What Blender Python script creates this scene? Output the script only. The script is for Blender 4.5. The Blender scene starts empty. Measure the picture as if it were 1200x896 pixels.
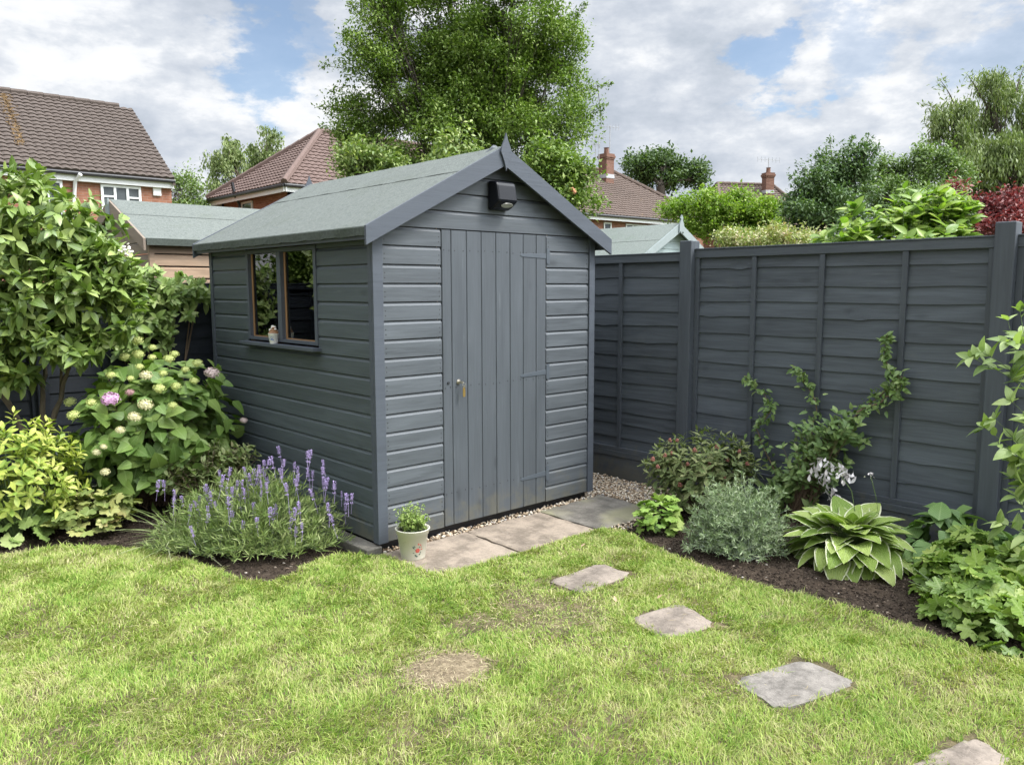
import bpy, math, random
import numpy as np
from mathutils import Vector

random.seed(5)
rng = np.random.default_rng(11)
R = math.radians
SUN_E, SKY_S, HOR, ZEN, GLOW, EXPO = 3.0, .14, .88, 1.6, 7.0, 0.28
scene = bpy.context.scene
COL = scene.collection

# ------------------------------------------------------------------ camera
F_PX, PITCH, ROLL, YAW = 938.0, 0.1172, -0.0026, 0.738
CAM = np.array([-2.6223, -4.1021, 1.62])
FW = np.array([math.sin(YAW)*math.cos(PITCH), math.cos(YAW)*math.cos(PITCH), -math.sin(PITCH)])
_r = np.array([math.cos(YAW), -math.sin(YAW), 0.0]); _u = np.cross(_r, FW)
RT = _r*math.cos(ROLL)+_u*math.sin(ROLL); UP = -_r*math.sin(ROLL)+_u*math.cos(ROLL)
def ray(x, y): return FW*F_PX + RT*(x-600) - UP*(y-448)
def at(x, y, depth): d = ray(x, y); return CAM + d/F_PX*depth
def atz(x, y, z=0.0): d = ray(x, y); return CAM + d*(z-CAM[2])/d[2]
def atx(x, y, X): d = ray(x, y); return CAM + d*(X-CAM[0])/d[0]
def aty(x, y, Y): d = ray(x, y); return CAM + d*(Y-CAM[1])/d[1]
def depth_of(p): return float((np.asarray(p)-CAM) @ FW)

cam_d = bpy.data.cameras.new('camera'); cam = bpy.data.objects.new('camera', cam_d); COL.objects.link(cam)
from mathutils import Matrix
M = Matrix(((RT[0], UP[0], -FW[0], CAM[0]), (RT[1], UP[1], -FW[1], CAM[1]), (RT[2], UP[2], -FW[2], CAM[2]), (0, 0, 0, 1)))
cam.matrix_world = M
cam_d.sensor_fit = 'HORIZONTAL'; cam_d.sensor_width = 36; cam_d.lens = F_PX/1200*36
cam_d.clip_start = 0.05; cam_d.clip_end = 3000
scene.camera = cam

# ------------------------------------------------------------------ node helpers
def nt(m):
    m.use_nodes = True; t = m.node_tree; t.nodes.clear(); return t
def N(t, typ, **kw):
    n = t.nodes.new(typ)
    for k, v in kw.items():
        if k == 'inp':
            for kk, vv in v.items(): n.inputs[kk].default_value = vv
        else: setattr(n, k, v)
    return n
def ramp(t, fac, stops, interp='LINEAR'):
    n = N(t, 'ShaderNodeValToRGB'); cr = n.color_ramp; cr.interpolation = interp
    while len(cr.elements) > 1: cr.elements.remove(cr.elements[-1])
    cr.elements[0].position = stops[0][0]; cr.elements[0].color = (*stops[0][1], 1)
    for p, c in stops[1:]:
        e = cr.elements.new(p); e.color = (*c, 1)
    t.links.new(fac, n.inputs[0]); return n.outputs[0]
def math_(t, op, a, b=None, c=None):
    n = N(t, 'ShaderNodeMath', operation=op)
    for i, v in enumerate((a, b, c)):
        if v is None: continue
        if isinstance(v, (int, float)): n.inputs[i].default_value = v
        else: t.links.new(v, n.inputs[i])
    return n.outputs[0]
def mixc(t, f, a, b, mode='MIX'):
    n = N(t, 'ShaderNodeMix', data_type='RGBA', blend_type=mode)
    for i, v in ((0, f), (6, a), (7, b)):
        if isinstance(v, (int, float)): n.inputs[i].default_value = v
        elif isinstance(v, tuple): n.inputs[i].default_value = (*v, 1) if len(v) == 3 else v
        else: t.links.new(v, n.inputs[i])
    return n.outputs[2]
def noise(t, vec, scale, detail=4, rough=.55, dist=0.0):
    n = N(t, 'ShaderNodeTexNoise', inp={'Scale': scale, 'Detail': detail, 'Roughness': rough, 'Distortion': dist})
    if vec is not None: t.links.new(vec, n.inputs['Vector'])
    return n.outputs['Fac']
def mapping(t, vec, scale=(1, 1, 1), loc=(0, 0, 0)):
    n = N(t, 'ShaderNodeMapping'); n.inputs['Scale'].default_value = scale; n.inputs['Location'].default_value = loc
    t.links.new(vec, n.inputs[0]); return n.outputs[0]
def smooth(t, v, a, b):
    n = N(t, 'ShaderNodeMapRange', interpolation_type='SMOOTHSTEP'); t.links.new(v, n.inputs[0])
    n.inputs[1].default_value = a; n.inputs[2].default_value = b; return n.outputs[0]
def bump(t, h, strength=.5, dist=.01, prev=None):
    n = N(t, 'ShaderNodeBump', inp={'Strength': strength, 'Distance': dist}); t.links.new(h, n.inputs['Height'])
    if prev is not None: t.links.new(prev, n.inputs['Normal'])
    return n.outputs[0]
def finish(t, col, rough=.6, nrm=None, spec=.5, metal=0.0):
    p = N(t, 'ShaderNodeBsdfPrincipled'); p.inputs['Specular IOR Level'].default_value = spec; p.inputs['Metallic'].default_value = metal
    if isinstance(col, tuple): p.inputs['Base Color'].default_value = (*col, 1)
    else: t.links.new(col, p.inputs['Base Color'])
    if isinstance(rough, (int, float)): p.inputs['Roughness'].default_value = rough
    else: t.links.new(rough, p.inputs['Roughness'])
    if nrm is not None: t.links.new(nrm, p.inputs['Normal'])
    o = N(t, 'ShaderNodeOutputMaterial'); t.links.new(p.outputs[0], o.inputs[0]); return p
def newmat(name): m = bpy.data.materials.new(name); return m, nt(m)
def plain(name, col, rough=.6, var=.15, scale=8, spec=.5, metal=0, bmp=0.0):
    m, t = newmat(name); tc = N(t, 'ShaderNodeTexCoord').outputs['Object']
    n = noise(t, tc, scale)
    c = mixc(t, n, tuple(x*(1-var) for x in col), tuple(min(1, x*(1+var)) for x in col))
    nr = bump(t, noise(t, tc, scale*12), bmp, .004) if bmp else None
    finish(t, c, rough, nr, spec, metal); return m

# painted / bare timber; UV is in metres, u along the board when not swapped
def wood(name, base, vertical=False, rough=.55, grain=.12, var=.10, knots=True, dirt=0.0, bare=None, foot=0.0):
    m, t = newmat(name)
    uv = N(t, 'ShaderNodeUVMap').outputs[0]
    geo = N(t, 'ShaderNodeNewGeometry').outputs['Random Per Island']
    off = N(t, 'ShaderNodeCombineXYZ'); t.links.new(math_(t, 'MULTIPLY', geo, 37.0), off.inputs[0]); t.links.new(math_(t, 'MULTIPLY', geo, 91.0), off.inputs[1])
    ad = N(t, 'ShaderNodeVectorMath', operation='ADD'); t.links.new(uv, ad.inputs[0]); t.links.new(off.outputs[0], ad.inputs[1])
    sc = (70, 3.0, 1) if vertical else (3.0, 70, 1)
    g = noise(t, mapping(t, ad.outputs[0], sc), 1.0, 6, .65, .6)
    sc2 = (9, 1.2, 1) if vertical else (1.2, 9, 1)
    g2 = noise(t, mapping(t, ad.outputs[0], sc2), 1.0, 3, .5, 1.2)
    f = math_(t, 'ADD', math_(t, 'MULTIPLY', math_(t, 'SUBTRACT', g, .5), grain*4), math_(t, 'MULTIPLY', math_(t, 'SUBTRACT', g2, .5), grain*4.5))
    f = math_(t, 'ADD', f, math_(t, 'MULTIPLY', math_(t, 'SUBTRACT', geo, .5), var*2))
    f = math_(t, 'ADD', f, 1.0)
    c = N(t, 'ShaderNodeVectorMath', operation='SCALE'); c.inputs[0].default_value = base; t.links.new(f, c.inputs[3])
    col = c.outputs[0]
    h = g
    if knots:
        v = N(t, 'ShaderNodeTexVoronoi', inp={'Scale': 1.0, 'Randomness': 1.0}); t.links.new(mapping(t, ad.outputs[0], (5, 2.2, 1) if vertical else (2.2, 5, 1)), v.inputs['Vector'])
        k = smooth(t, v.outputs['Distance'], .16, .03)
        col = mixc(t, math_(t, 'MULTIPLY', k, .55), col, tuple(x*.45 for x in base))
    if bare:
        b = smooth(t, noise(t, mapping(t, ad.outputs[0], (.7, 3, 1)), 2.0, 5, .7), .62, .75)
        col = mixc(t, math_(t, 'MULTIPLY', b, .5), col, bare)
    if dirt:
        tc = N(t, 'ShaderNodeTexCoord').outputs['Object']
        dn = smooth(t, noise(t, tc, 2.2, 6, .65), .55, .8)
        col = mixc(t, math_(t, 'MULTIPLY', dn, dirt), col, (.22, .23, .2))
    if foot:
        ob = N(t, 'ShaderNodeNewGeometry').outputs['Position']; sz = N(t, 'ShaderNodeSeparateXYZ'); t.links.new(ob, sz.inputs[0])
        ed = math_(t, 'SUBTRACT', noise(t, ob, 9, 6, .7), math_(t, 'MULTIPLY', sz.outputs[2], 1.1))
        col = mixc(t, math_(t, 'MULTIPLY', smooth(t, ed, .22, .52), foot), col, (.135, .125, .085))
        sc3 = smooth(t, noise(t, mapping(t, ad.outputs[0], (3, 26, 1) if not vertical else (26, 3, 1)), 1.0, 4, .6), .63, .72)
        col = mixc(t, math_(t, 'MULTIPLY', sc3, .22), col, (.17, .19, .20))
    n1 = bump(t, h, .35, .003)
    finish(t, col, math_(t, 'ADD', math_(t, 'MULTIPLY', g2, .25), rough-.12), n1, .4)
    return m

def leaf_mat(name, stops, trans=.24, rough=.45, margin=None, rib=.25, spec=.3, tint=(.9, 1.1, .35), patch=.12, patchcol=(.26, .20, .07)):
    m, t = newmat(name)
    rnd = N(t, 'ShaderNodeNewGeometry').outputs['Random Per Island']
    uv = N(t, 'ShaderNodeUVMap').outputs[0]; sx = N(t, 'ShaderNodeSeparateXYZ'); t.links.new(uv, sx.inputs[0])
    au = math_(t, 'ABSOLUTE', sx.outputs[0])
    tc = N(t, 'ShaderNodeTexCoord').outputs['Object']
    nz = noise(t, tc, 2.2, 3)
    f = math_(t, 'ADD', math_(t, 'MULTIPLY', rnd, .75), math_(t, 'MULTIPLY', math_(t, 'SUBTRACT', nz, .4), .9))
    c = ramp(t, f, stops)
    if patch:
        pp = smooth(t, noise(t, tc, 30, 3), .6, .72)
        c = mixc(t, math_(t, 'MULTIPLY', pp, patch), c, patchcol)
    if rib:
        rb = smooth(t, au, .10, .02)
        c = mixc(t, math_(t, 'MULTIPLY', rb, rib), c, (.45, .55, .25))
        vv = N(t, 'ShaderNodeTexWave', wave_type='BANDS', bands_direction='Y', inp={'Scale': 1.6, 'Distortion': .6})
        cmb = N(t, 'ShaderNodeCombineXYZ'); t.links.new(sx.outputs[0], cmb.inputs[0])
        t.links.new(math_(t, 'SUBTRACT', math_(t, 'MULTIPLY', sx.outputs[1], 2.0), math_(t, 'MULTIPLY', au, .6)), cmb.inputs[1]); t.links.new(cmb.outputs[0], vv.inputs[0])
        c = mixc(t, math_(t, 'MULTIPLY', vv.outputs[1], .13), c, (.5, .6, .3))
    if margin:
        mm = smooth(t, math_(t, 'ADD', au, math_(t, 'MULTIPLY', math_(t, 'SUBTRACT', noise(t, tc, 60), .5), .25)),   .82, .90)
        st_ = N(t, 'ShaderNodeMath', operation='SINE'); t.links.new(math_(t, 'MULTIPLY_ADD', au, 30.0, math_(t, 'MULTIPLY', sx.outputs[1], 3.0)), st_.inputs[0])
        c = mixc(t, math_(t, 'MULTIPLY_ADD', st_.outputs[0], .09, .09), c, (.12, .22, .04)); veins = st_.outputs[0]
        c = mixc(t, mm, c, margin)
    p = N(t, 'ShaderNodeBsdfPrincipled', inp={'Roughness': rough, 'Specular IOR Level': spec}); t.links.new(c, p.inputs['Base Color'])
    if margin: t.links.new(bump(t, veins, .5, .004), p.inputs['Normal'])
    tr = N(t, 'ShaderNodeBsdfTranslucent'); t.links.new(mixc(t, 1.0, c, tint, 'MULTIPLY'), tr.inputs[0])
    sc = mixc(t, 1.0, c, tint, 'MULTIPLY')
    ms = N(t, 'ShaderNodeMixShader'); ms.inputs[0].default_value = trans
    t.links.new(p.outputs[0], ms.inputs[1]); t.links.new(tr.outputs[0], ms.inputs[2])
    o = N(t, 'ShaderNodeOutputMaterial'); t.links.new(ms.outputs[0], o.inputs[0]); return m

# ------------------------------------------------------------------ mesh builder
def nrm(a): return a/np.maximum(np.linalg.norm(a, axis=-1, keepdims=True), 1e-9)
class MB:
    def __init__(s): s.ch = []; s.n = 0; s.nv = 0
    def raw(s, V, F, uv=None):
        V = np.asarray(V, float).reshape(-1, 3)
        if isinstance(F, np.ndarray): groups = [F]
        else:
            g = {}
            for f in F: g.setdefault(len(f), []).append(f)
            groups = [np.array(v, int) for v in g.values()]
        for i, G in enumerate(groups):
            s.ch.append((V if i == 0 else np.zeros((0, 3)), G + s.nv, V, s.nv, uv))
        s.nv += len(V); return s
    def box(s, x0, x1, y0, y1, z0, z1):
        V = [(x0,y0,z0),(x1,y0,z0),(x1,y1,z0),(x0,y1,z0),(x0,y0,z1),(x1,y0,z1),(x1,y1,z1),(x0,y1,z1)]
        return s.raw(V, np.array([(0,3,2,1),(4,5,6,7),(0,1,5,4),(1,2,6,5),(2,3,7,6),(3,0,4,7)]))
    def prism(s, poly, ext):
        P = np.array(poly, float); n = len(P); e = np.array(ext, float)
        # make winding outward
        nn = np.zeros(3)
        for i in range(n): nn += np.cross(P[i], P[(i+1) % n])
        if nn @ e > 0: P = P[::-1]
        V = np.vstack([P, P+e])
        F = [tuple(range(n)), tuple(range(2*n-1, n-1, -1))]+[(i, i+n, (i+1) % n+n, (i+1) % n) for i in range(n)]
        return s.raw(V, F)
    def beam(s, a, b, w, h, up=(0, 0, 1)):
        a = np.array(a, float); b = np.array(b, float); d = nrm(b-a); r = nrm(np.cross(d, up)); u = np.cross(r, d)
        q = [a+r*w/2*i+u*h/2*j for i, j in ((-1, -1), (1, -1), (1, 1), (-1, 1))]
        return s.prism(q, b-a)
    def tube(s, path, rad, n=6, cap=True):
        P = np.array(path, float); k = len(P); rad = np.broadcast_to(np.array(rad, float), (k,))
        T = nrm(np.gradient(P, axis=0)); ref = np.array([0.31, .2, .93])
        A = nrm(np.cross(T, ref)); B = np.cross(T, A)
        an = np.arange(n)/n*2*math.pi
        V = (P[:, None] + rad[:, None, None]*(np.cos(an)[None, :, None]*A[:, None]+np.sin(an)[None, :, None]*B[:, None])).reshape(-1, 3)
        i = np.arange(k-1)[:, None]*n; j = np.arange(n)[None]; j2 = (j+1) % n
        F = np.stack([i+j, i+j2, i+n+j2, i+n+j], -1).reshape(-1, 4)
        s.raw(V, F)
        if cap and n >= 3:
            s.raw(V[:n], [tuple(range(n))[::-1]]); s.raw(V[-n:], [tuple(range(n))])
        return s
    def lathe(s, prof, n, c):
        P = np.array(prof, float); k = len(P); an = np.arange(n)/n*2*math.pi
        V = np.stack([c[0]+P[:, 0, None]*np.cos(an), c[1]+P[:, 0, None]*np.sin(an), c[2]+P[:, 1, None]+0*an], -1).reshape(-1, 3)
        i = np.arange(k-1)[:, None]*n; j = np.arange(n)[None]; j2 = (j+1) % n
        return s.raw(V, np.stack([i+j, i+j2, i+n+j2, i+n+j], -1).reshape(-1, 4))
    def inst(s, tpl, P, D, Nn, S, SX=None):
        """many transformed copies of a leaf template merged in this mesh"""
        tv, tf, tuv = tpl
        P = np.asarray(P, float); n = len(P)
        if n == 0: return s
        D = nrm(np.asarray(D, float)); X = nrm(np.cross(D, Nn)); Z = np.cross(X, D)
        S = np.broadcast_to(np.asarray(S, float), (n,)); SX = S if SX is None else SX
        V = P[:, None] + (tv[None, :, 0:1]*X[:, None]*np.reshape(SX, (-1, 1, 1)) + (tv[None, :, 1:2]*D[:, None] + tv[None, :, 2:3]*Z[:, None])*S[:, None, None])
        m = len(tv); V = V.reshape(-1, 3); off = (np.arange(n)*m)
        first = True; base = s.nv
        for G in tf:
            F = (G[None]+off[:, None, None]).reshape(-1, G.shape[1])
            U = None if tuv is None else np.tile(tuv[G.reshape(-1)], (n, 1))
            s.ch.append((V if first else np.zeros((0, 3)), F+base, V, base, ('L', U) if U is not None else None)); first = False
        s.nv += len(V); return s
    def build(s, name, mat, parent=None, loc=None, smooth=None, bevel=0, label=None, local=False):
        org = np.zeros(3)
        if parent is not None:
            q = parent
            while q is not None: org += np.array(q.location); q = q.parent
        base = org + (np.array(loc, float)-org if loc is not None else 0)
        if local: base = org.copy()
        V = np.vstack([c[0] for c in s.ch]) - (0 if local else base)
        if smooth is None: smooth = all(isinstance(c[4], tuple) for c in s.ch)
        me = bpy.data.meshes.new(name)
        me.vertices.add(len(V)); me.vertices.foreach_set('co', V.astype(np.float32).ravel())
        Fs = [c[1] for c in s.ch]; li = np.concatenate([f.ravel() for f in Fs]); tot = np.concatenate([np.full(len(f), f.shape[1]) for f in Fs])
        me.loops.add(len(li)); me.loops.foreach_set('vertex_index', li.astype(np.int32))
        st = np.concatenate([[0], np.cumsum(tot)[:-1]])
        me.polygons.add(len(tot)); me.polygons.foreach_set('loop_start', st.astype(np.int32))
        uvs = []
        for c0, F, VV, b0, uv in s.ch:
            if isinstance(uv, tuple): uvs.append(uv[1]); continue
            P = VV[F-b0]; K = F.shape[1]
            nn = nrm(np.cross(P[:, 2]-P[:, 0], P[:, 3]-P[:, 1])) if K > 3 else nrm(np.cross(P[:, 1]-P[:, 0], P[:, 2]-P[:, 0]))
            t = np.cross([0, 0, 1.0], nn); bad = np.linalg.norm(t, axis=1) < .05; t[bad] = (1, 0, 0); t = nrm(t); b = np.cross(nn, t)
            uvs.append(np.stack([(P*t[:, None]).sum(-1), (P*b[:, None]).sum(-1)], -1).reshape(-1, 2))
        me.update(calc_edges=True)
        ul = me.uv_layers.new(name='UVMap'); ul.data.foreach_set('uv', np.vstack(uvs).astype(np.float32).ravel())
        me.polygons.foreach_set('use_smooth', np.full(len(tot), bool(smooth)))
        me.materials.append(mat)
        o = bpy.data.objects.new(name, me); COL.objects.link(o)
        if parent is not None: o.parent = parent
        o.location = Vector(base-org)
        if label: o['label'] = label
        if bevel:
            bm = o.modifiers.new('bevel', 'BEVEL'); bm.width = bevel; bm.segments = 2; bm.limit_method = 'ANGLE'; bm.angle_limit = R(40)
            bm.harden_normals = False
        return o
def tag(o, label=None, cat=None, group=None, kind=None):
    if label: o['label'] = label
    if cat: o['category'] = cat
    if group: o['group'] = group
    if kind: o['kind'] = kind
    return o
def thing(name, loc, label, cat, group=None):
    o = bpy.data.objects.new(name, None); o.empty_display_size = .1; COL.objects.link(o); o.location = Vector(loc)
    return tag(o, label, cat, group)
def copy_of(o, parent, loc, rotz=0, scale=1):
    c = o.copy(); COL.objects.link(c); c.parent = parent; c.location = Vector(loc); c.rotation_euler = (o.rotation_euler.x, o.rotation_euler.y, rotz); c.scale = (scale,)*3
    return c

# ------------------------------------------------------------------ leaf templates
def leaf_tpl(w=.5, shape='ovate', nseg=4, fold=.12, curl=.25, wav=0.0):
    ts = np.linspace(0, 1, nseg+2)
    def hw(t):
        if shape == 'ovate': return w/2*math.sin(math.pi*t**.72)**.85
        if shape == 'obovate': return w/2*math.sin(math.pi*t**1.5)**.85
        if shape == 'lance': return w/2*math.sin(math.pi*t**.85)
        if shape == 'heart': return w/2*max(0, math.sin(math.pi*min(1, t*.88+.12)**.62))**.75
        if shape == 'round': return w/2*max(0, 1-(2*t-1)**2)**.5
        if shape == 'strap': return w/2*(1-t**3)*(.6+.4*min(1, t*5))
        return w/2
    V = [(0, 0, 0)]; U = [(0, 0)]
    rows = []
    for i in range(1, nseg+1):
        t = ts[i]; h = max(hw(t), 1e-3); z = -curl*t*t; f = fold*h*2; wv = wav*math.sin(i*2.3)
        rows.append(len(V)); V += [(-h, t, z+f+wv), (0, t, z), (h, t, z+f-wv)]; U += [(-1, t), (0, t), (1, t)]
    V.append((0, 1, -curl)); U.append((0, 1)); tip = len(V)-1
    T = []; Q = []
    T += [(0, rows[0]+1, rows[0]), (0, rows[0]+2, rows[0]+1)]
    for a, b in zip(rows[:-1], rows[1:]): Q += [(a, a+1, b+1, b), (a+1, a+2, b+2, b+1)]
    T += [(rows[-1], rows[-1]+1, tip), (rows[-1]+1, rows[-1]+2, tip)]
    tf = [np.array(T)] + ([np.array(Q)] if Q else [])
    return np.array(V, float), tf, np.array(U, float)
def diamond(w=.5, fold=.15, curl=.15):
    V = np.array([(0, 0, 0), (-w/2, .45, fold*w), (0, .5, 0), (w/2, .45, fold*w), (0, 1, -curl)], float)
    return V, [np.array([(0, 2, 1), (0, 3, 2), (1, 2, 4), (2, 3, 4)])], np.array([(0, 0), (-1, .45), (0, .5), (1, .45), (0, 1)], float)
def lobed(nl=5, deep=.45, k=3, spread=300, cup=.12):
    """lobed rounded leaf, stalk end at the origin"""
    V = [(0, .42, 0)]; U = [(0, .4)]
    a0 = R(-90+(360-spread)/2); n = nl*k*2
    for i in range(n+1):
        a = a0+R(spread)*i/n; ph = (i/n*nl) % 1
        r = .5*(1-deep*(abs(2*ph-1))**2.2)*(1+.06*math.sin(i*3.7))
        if i in (0, n): r = .12
        V.append((math.cos(a)*r, .42+math.sin(a)*r, cup*r*(1 if i % 2 else .2)-.15*r*r*2)); U.append((r*1.7*math.cos(a), .5+r*.9*math.sin(a)))
    F = [(0, i, i+1) for i in range(1, n+1)]
    return np.array(V, float), [np.array(F)], np.array(U, float)
def ico():
    p = (1+5**.5)/2
    V = nrm(np.array([(-1,p,0),(1,p,0),(-1,-p,0),(1,-p,0),(0,-1,p),(0,1,p),(0,-1,-p),(0,1,-p),(p,0,-1),(p,0,1),(-p,0,-1),(-p,0,1)], float))
    F = np.array([(0,11,5),(0,5,1),(0,1,7),(0,7,10),(0,10,11),(1,5,9),(5,11,4),(11,10,2),(10,7,6),(7,1,8),(3,9,4),(3,4,2),(3,2,6),(3,6,8),(3,8,9),(4,9,5),(2,4,11),(6,2,10),(8,6,7),(9,8,1)])
    return V, F
ICO_V, ICO_F = ico()
def pebbles(mb, P, S, flat=.6):
    n = len(P)
    A = nrm(rng.normal(size=(n, 3))*(1, 1, .25)); B = nrm(np.cross(A, rng.normal(size=(n, 3))*(.4, .4, 1)+(0, 0, 1))); C = np.cross(A, B)
    jit = 1+rng.uniform(-.18, .18, (n, 12, 1)); s = S[:, None, None]
    lx = rng.uniform(.8, 1.4, (n, 1, 1)); lz = flat*rng.uniform(.7, 1.3, (n, 1, 1))
    V = P[:, None]+s*jit*(ICO_V[None, :, 0:1]*A[:, None]*lx+ICO_V[None, :, 1:2]*B[:, None]*lz*1.2+ICO_V[None, :, 2:3]*C[:, None]*lz)
    mb.raw(V.reshape(-1, 3), (ICO_F[None]+(np.arange(n)*12)[:, None, None]).reshape(-1, 3))
    return mb
def rand_unit(n): return nrm(rng.normal(size=(n, 3)))

# ------------------------------------------------------------------ plant generators
def bez(a, b, c, n):
    t = np.linspace(0, 1, n)[:, None]; return (1-t)**2*a+2*t*(1-t)*b+t*t*c
def shoots(leaf, stem, tpls, base, tips, nleaf=10, t0=.4, size=.08, up=.6, outw=.8, rstem=.004, bow=.25, svar=.35, droop=0.0, tipcl=3, keep=None, tipsize=.8, spread=.15, facing=None):
    """each shoot is a curved stem from the plant base to a tip, leaves spiralling along its outer part"""
    base = np.asarray(base, float)
    Ps = []; Ds = []; Ns = []; Ss = []
    for tip in tips:
        tip = np.asarray(tip, float); b = base+np.append(rng.uniform(-spread, spread, 2)*.5, 0)
        mid = (b+tip)/2; mid[2] += bow*np.linalg.norm(tip-b)*rng.uniform(.4, 1.2)
        path = bez(b, mid, tip, 7)
        if stem is not None: stem.tube(path, np.linspace(rstem, rstem*.35, 7), 4, cap=False)
        nl = max(2, int(nleaf*rng.uniform(.75, 1.25))); ts = np.concatenate([rng.uniform(t0, 1, nl-tipcl if nl > tipcl else 0), np.full(min(tipcl, nl), .98)])
        tt = ts[:, None]; P = (1-tt)**2*b+2*tt*(1-tt)*mid+tt*tt*tip
        T = nrm(2*(1-tt)*(mid-b)+2*tt*(tip-mid))
        ph = np.arange(len(ts))*2.39996+rng.uniform(0, 6.28)
        A = nrm(np.cross(T, [.1, .2, 1.0])); B = np.cross(T, A)
        O = np.cos(ph)[:, None]*A+np.sin(ph)[:, None]*B
        D = nrm(T*rng.uniform(.2, .8, (len(ts), 1))+O*outw+np.array([0, 0, 1])*(rng.uniform(-.2, .4, (len(ts), 1))-droop))
        Nn = nrm(np.array([0, 0, 1.0])*up+T*.4+rng.normal(size=D.shape)*.28 + (0 if facing is None else np.asarray(facing)))
        S = size*rng.uniform(1-svar, 1+svar, len(ts)); S[-tipcl:] *= tipsize
        Ps.append(P); Ds.append(D); Ns.append(Nn); Ss.append(S)
    P = np.vstack(Ps); D = np.vstack(Ds); Nn = np.vstack(Ns); S = np.concatenate(Ss)
    if keep is not None:
        k = keep(P) & keep(P+D*S[:, None]); P, D, Nn, S = P[k], D[k], Nn[k], S[k]
    which = rng.integers(0, len(tpls), len(P))
    for i, tp in enumerate(tpls):
        k = which == i; leaf.inst(tp, P[k], D[k], Nn[k], S[k])
    return P, D, Nn, S
def dome_tips(c, rad, n, zmin=-.15, shell=(.75, 1.05), bump=.12):
    d = rand_unit(n*3); d = d[d[:, 2] > zmin][:n]
    r = rng.uniform(shell[0], shell[1], (len(d), 1))*(1+bump*np.sin(d[:, :1]*5+c[0]*3)*np.cos(d[:, 1:2]*6+1))
    return np.asarray(c)+d*r*np.asarray(rad)

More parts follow.
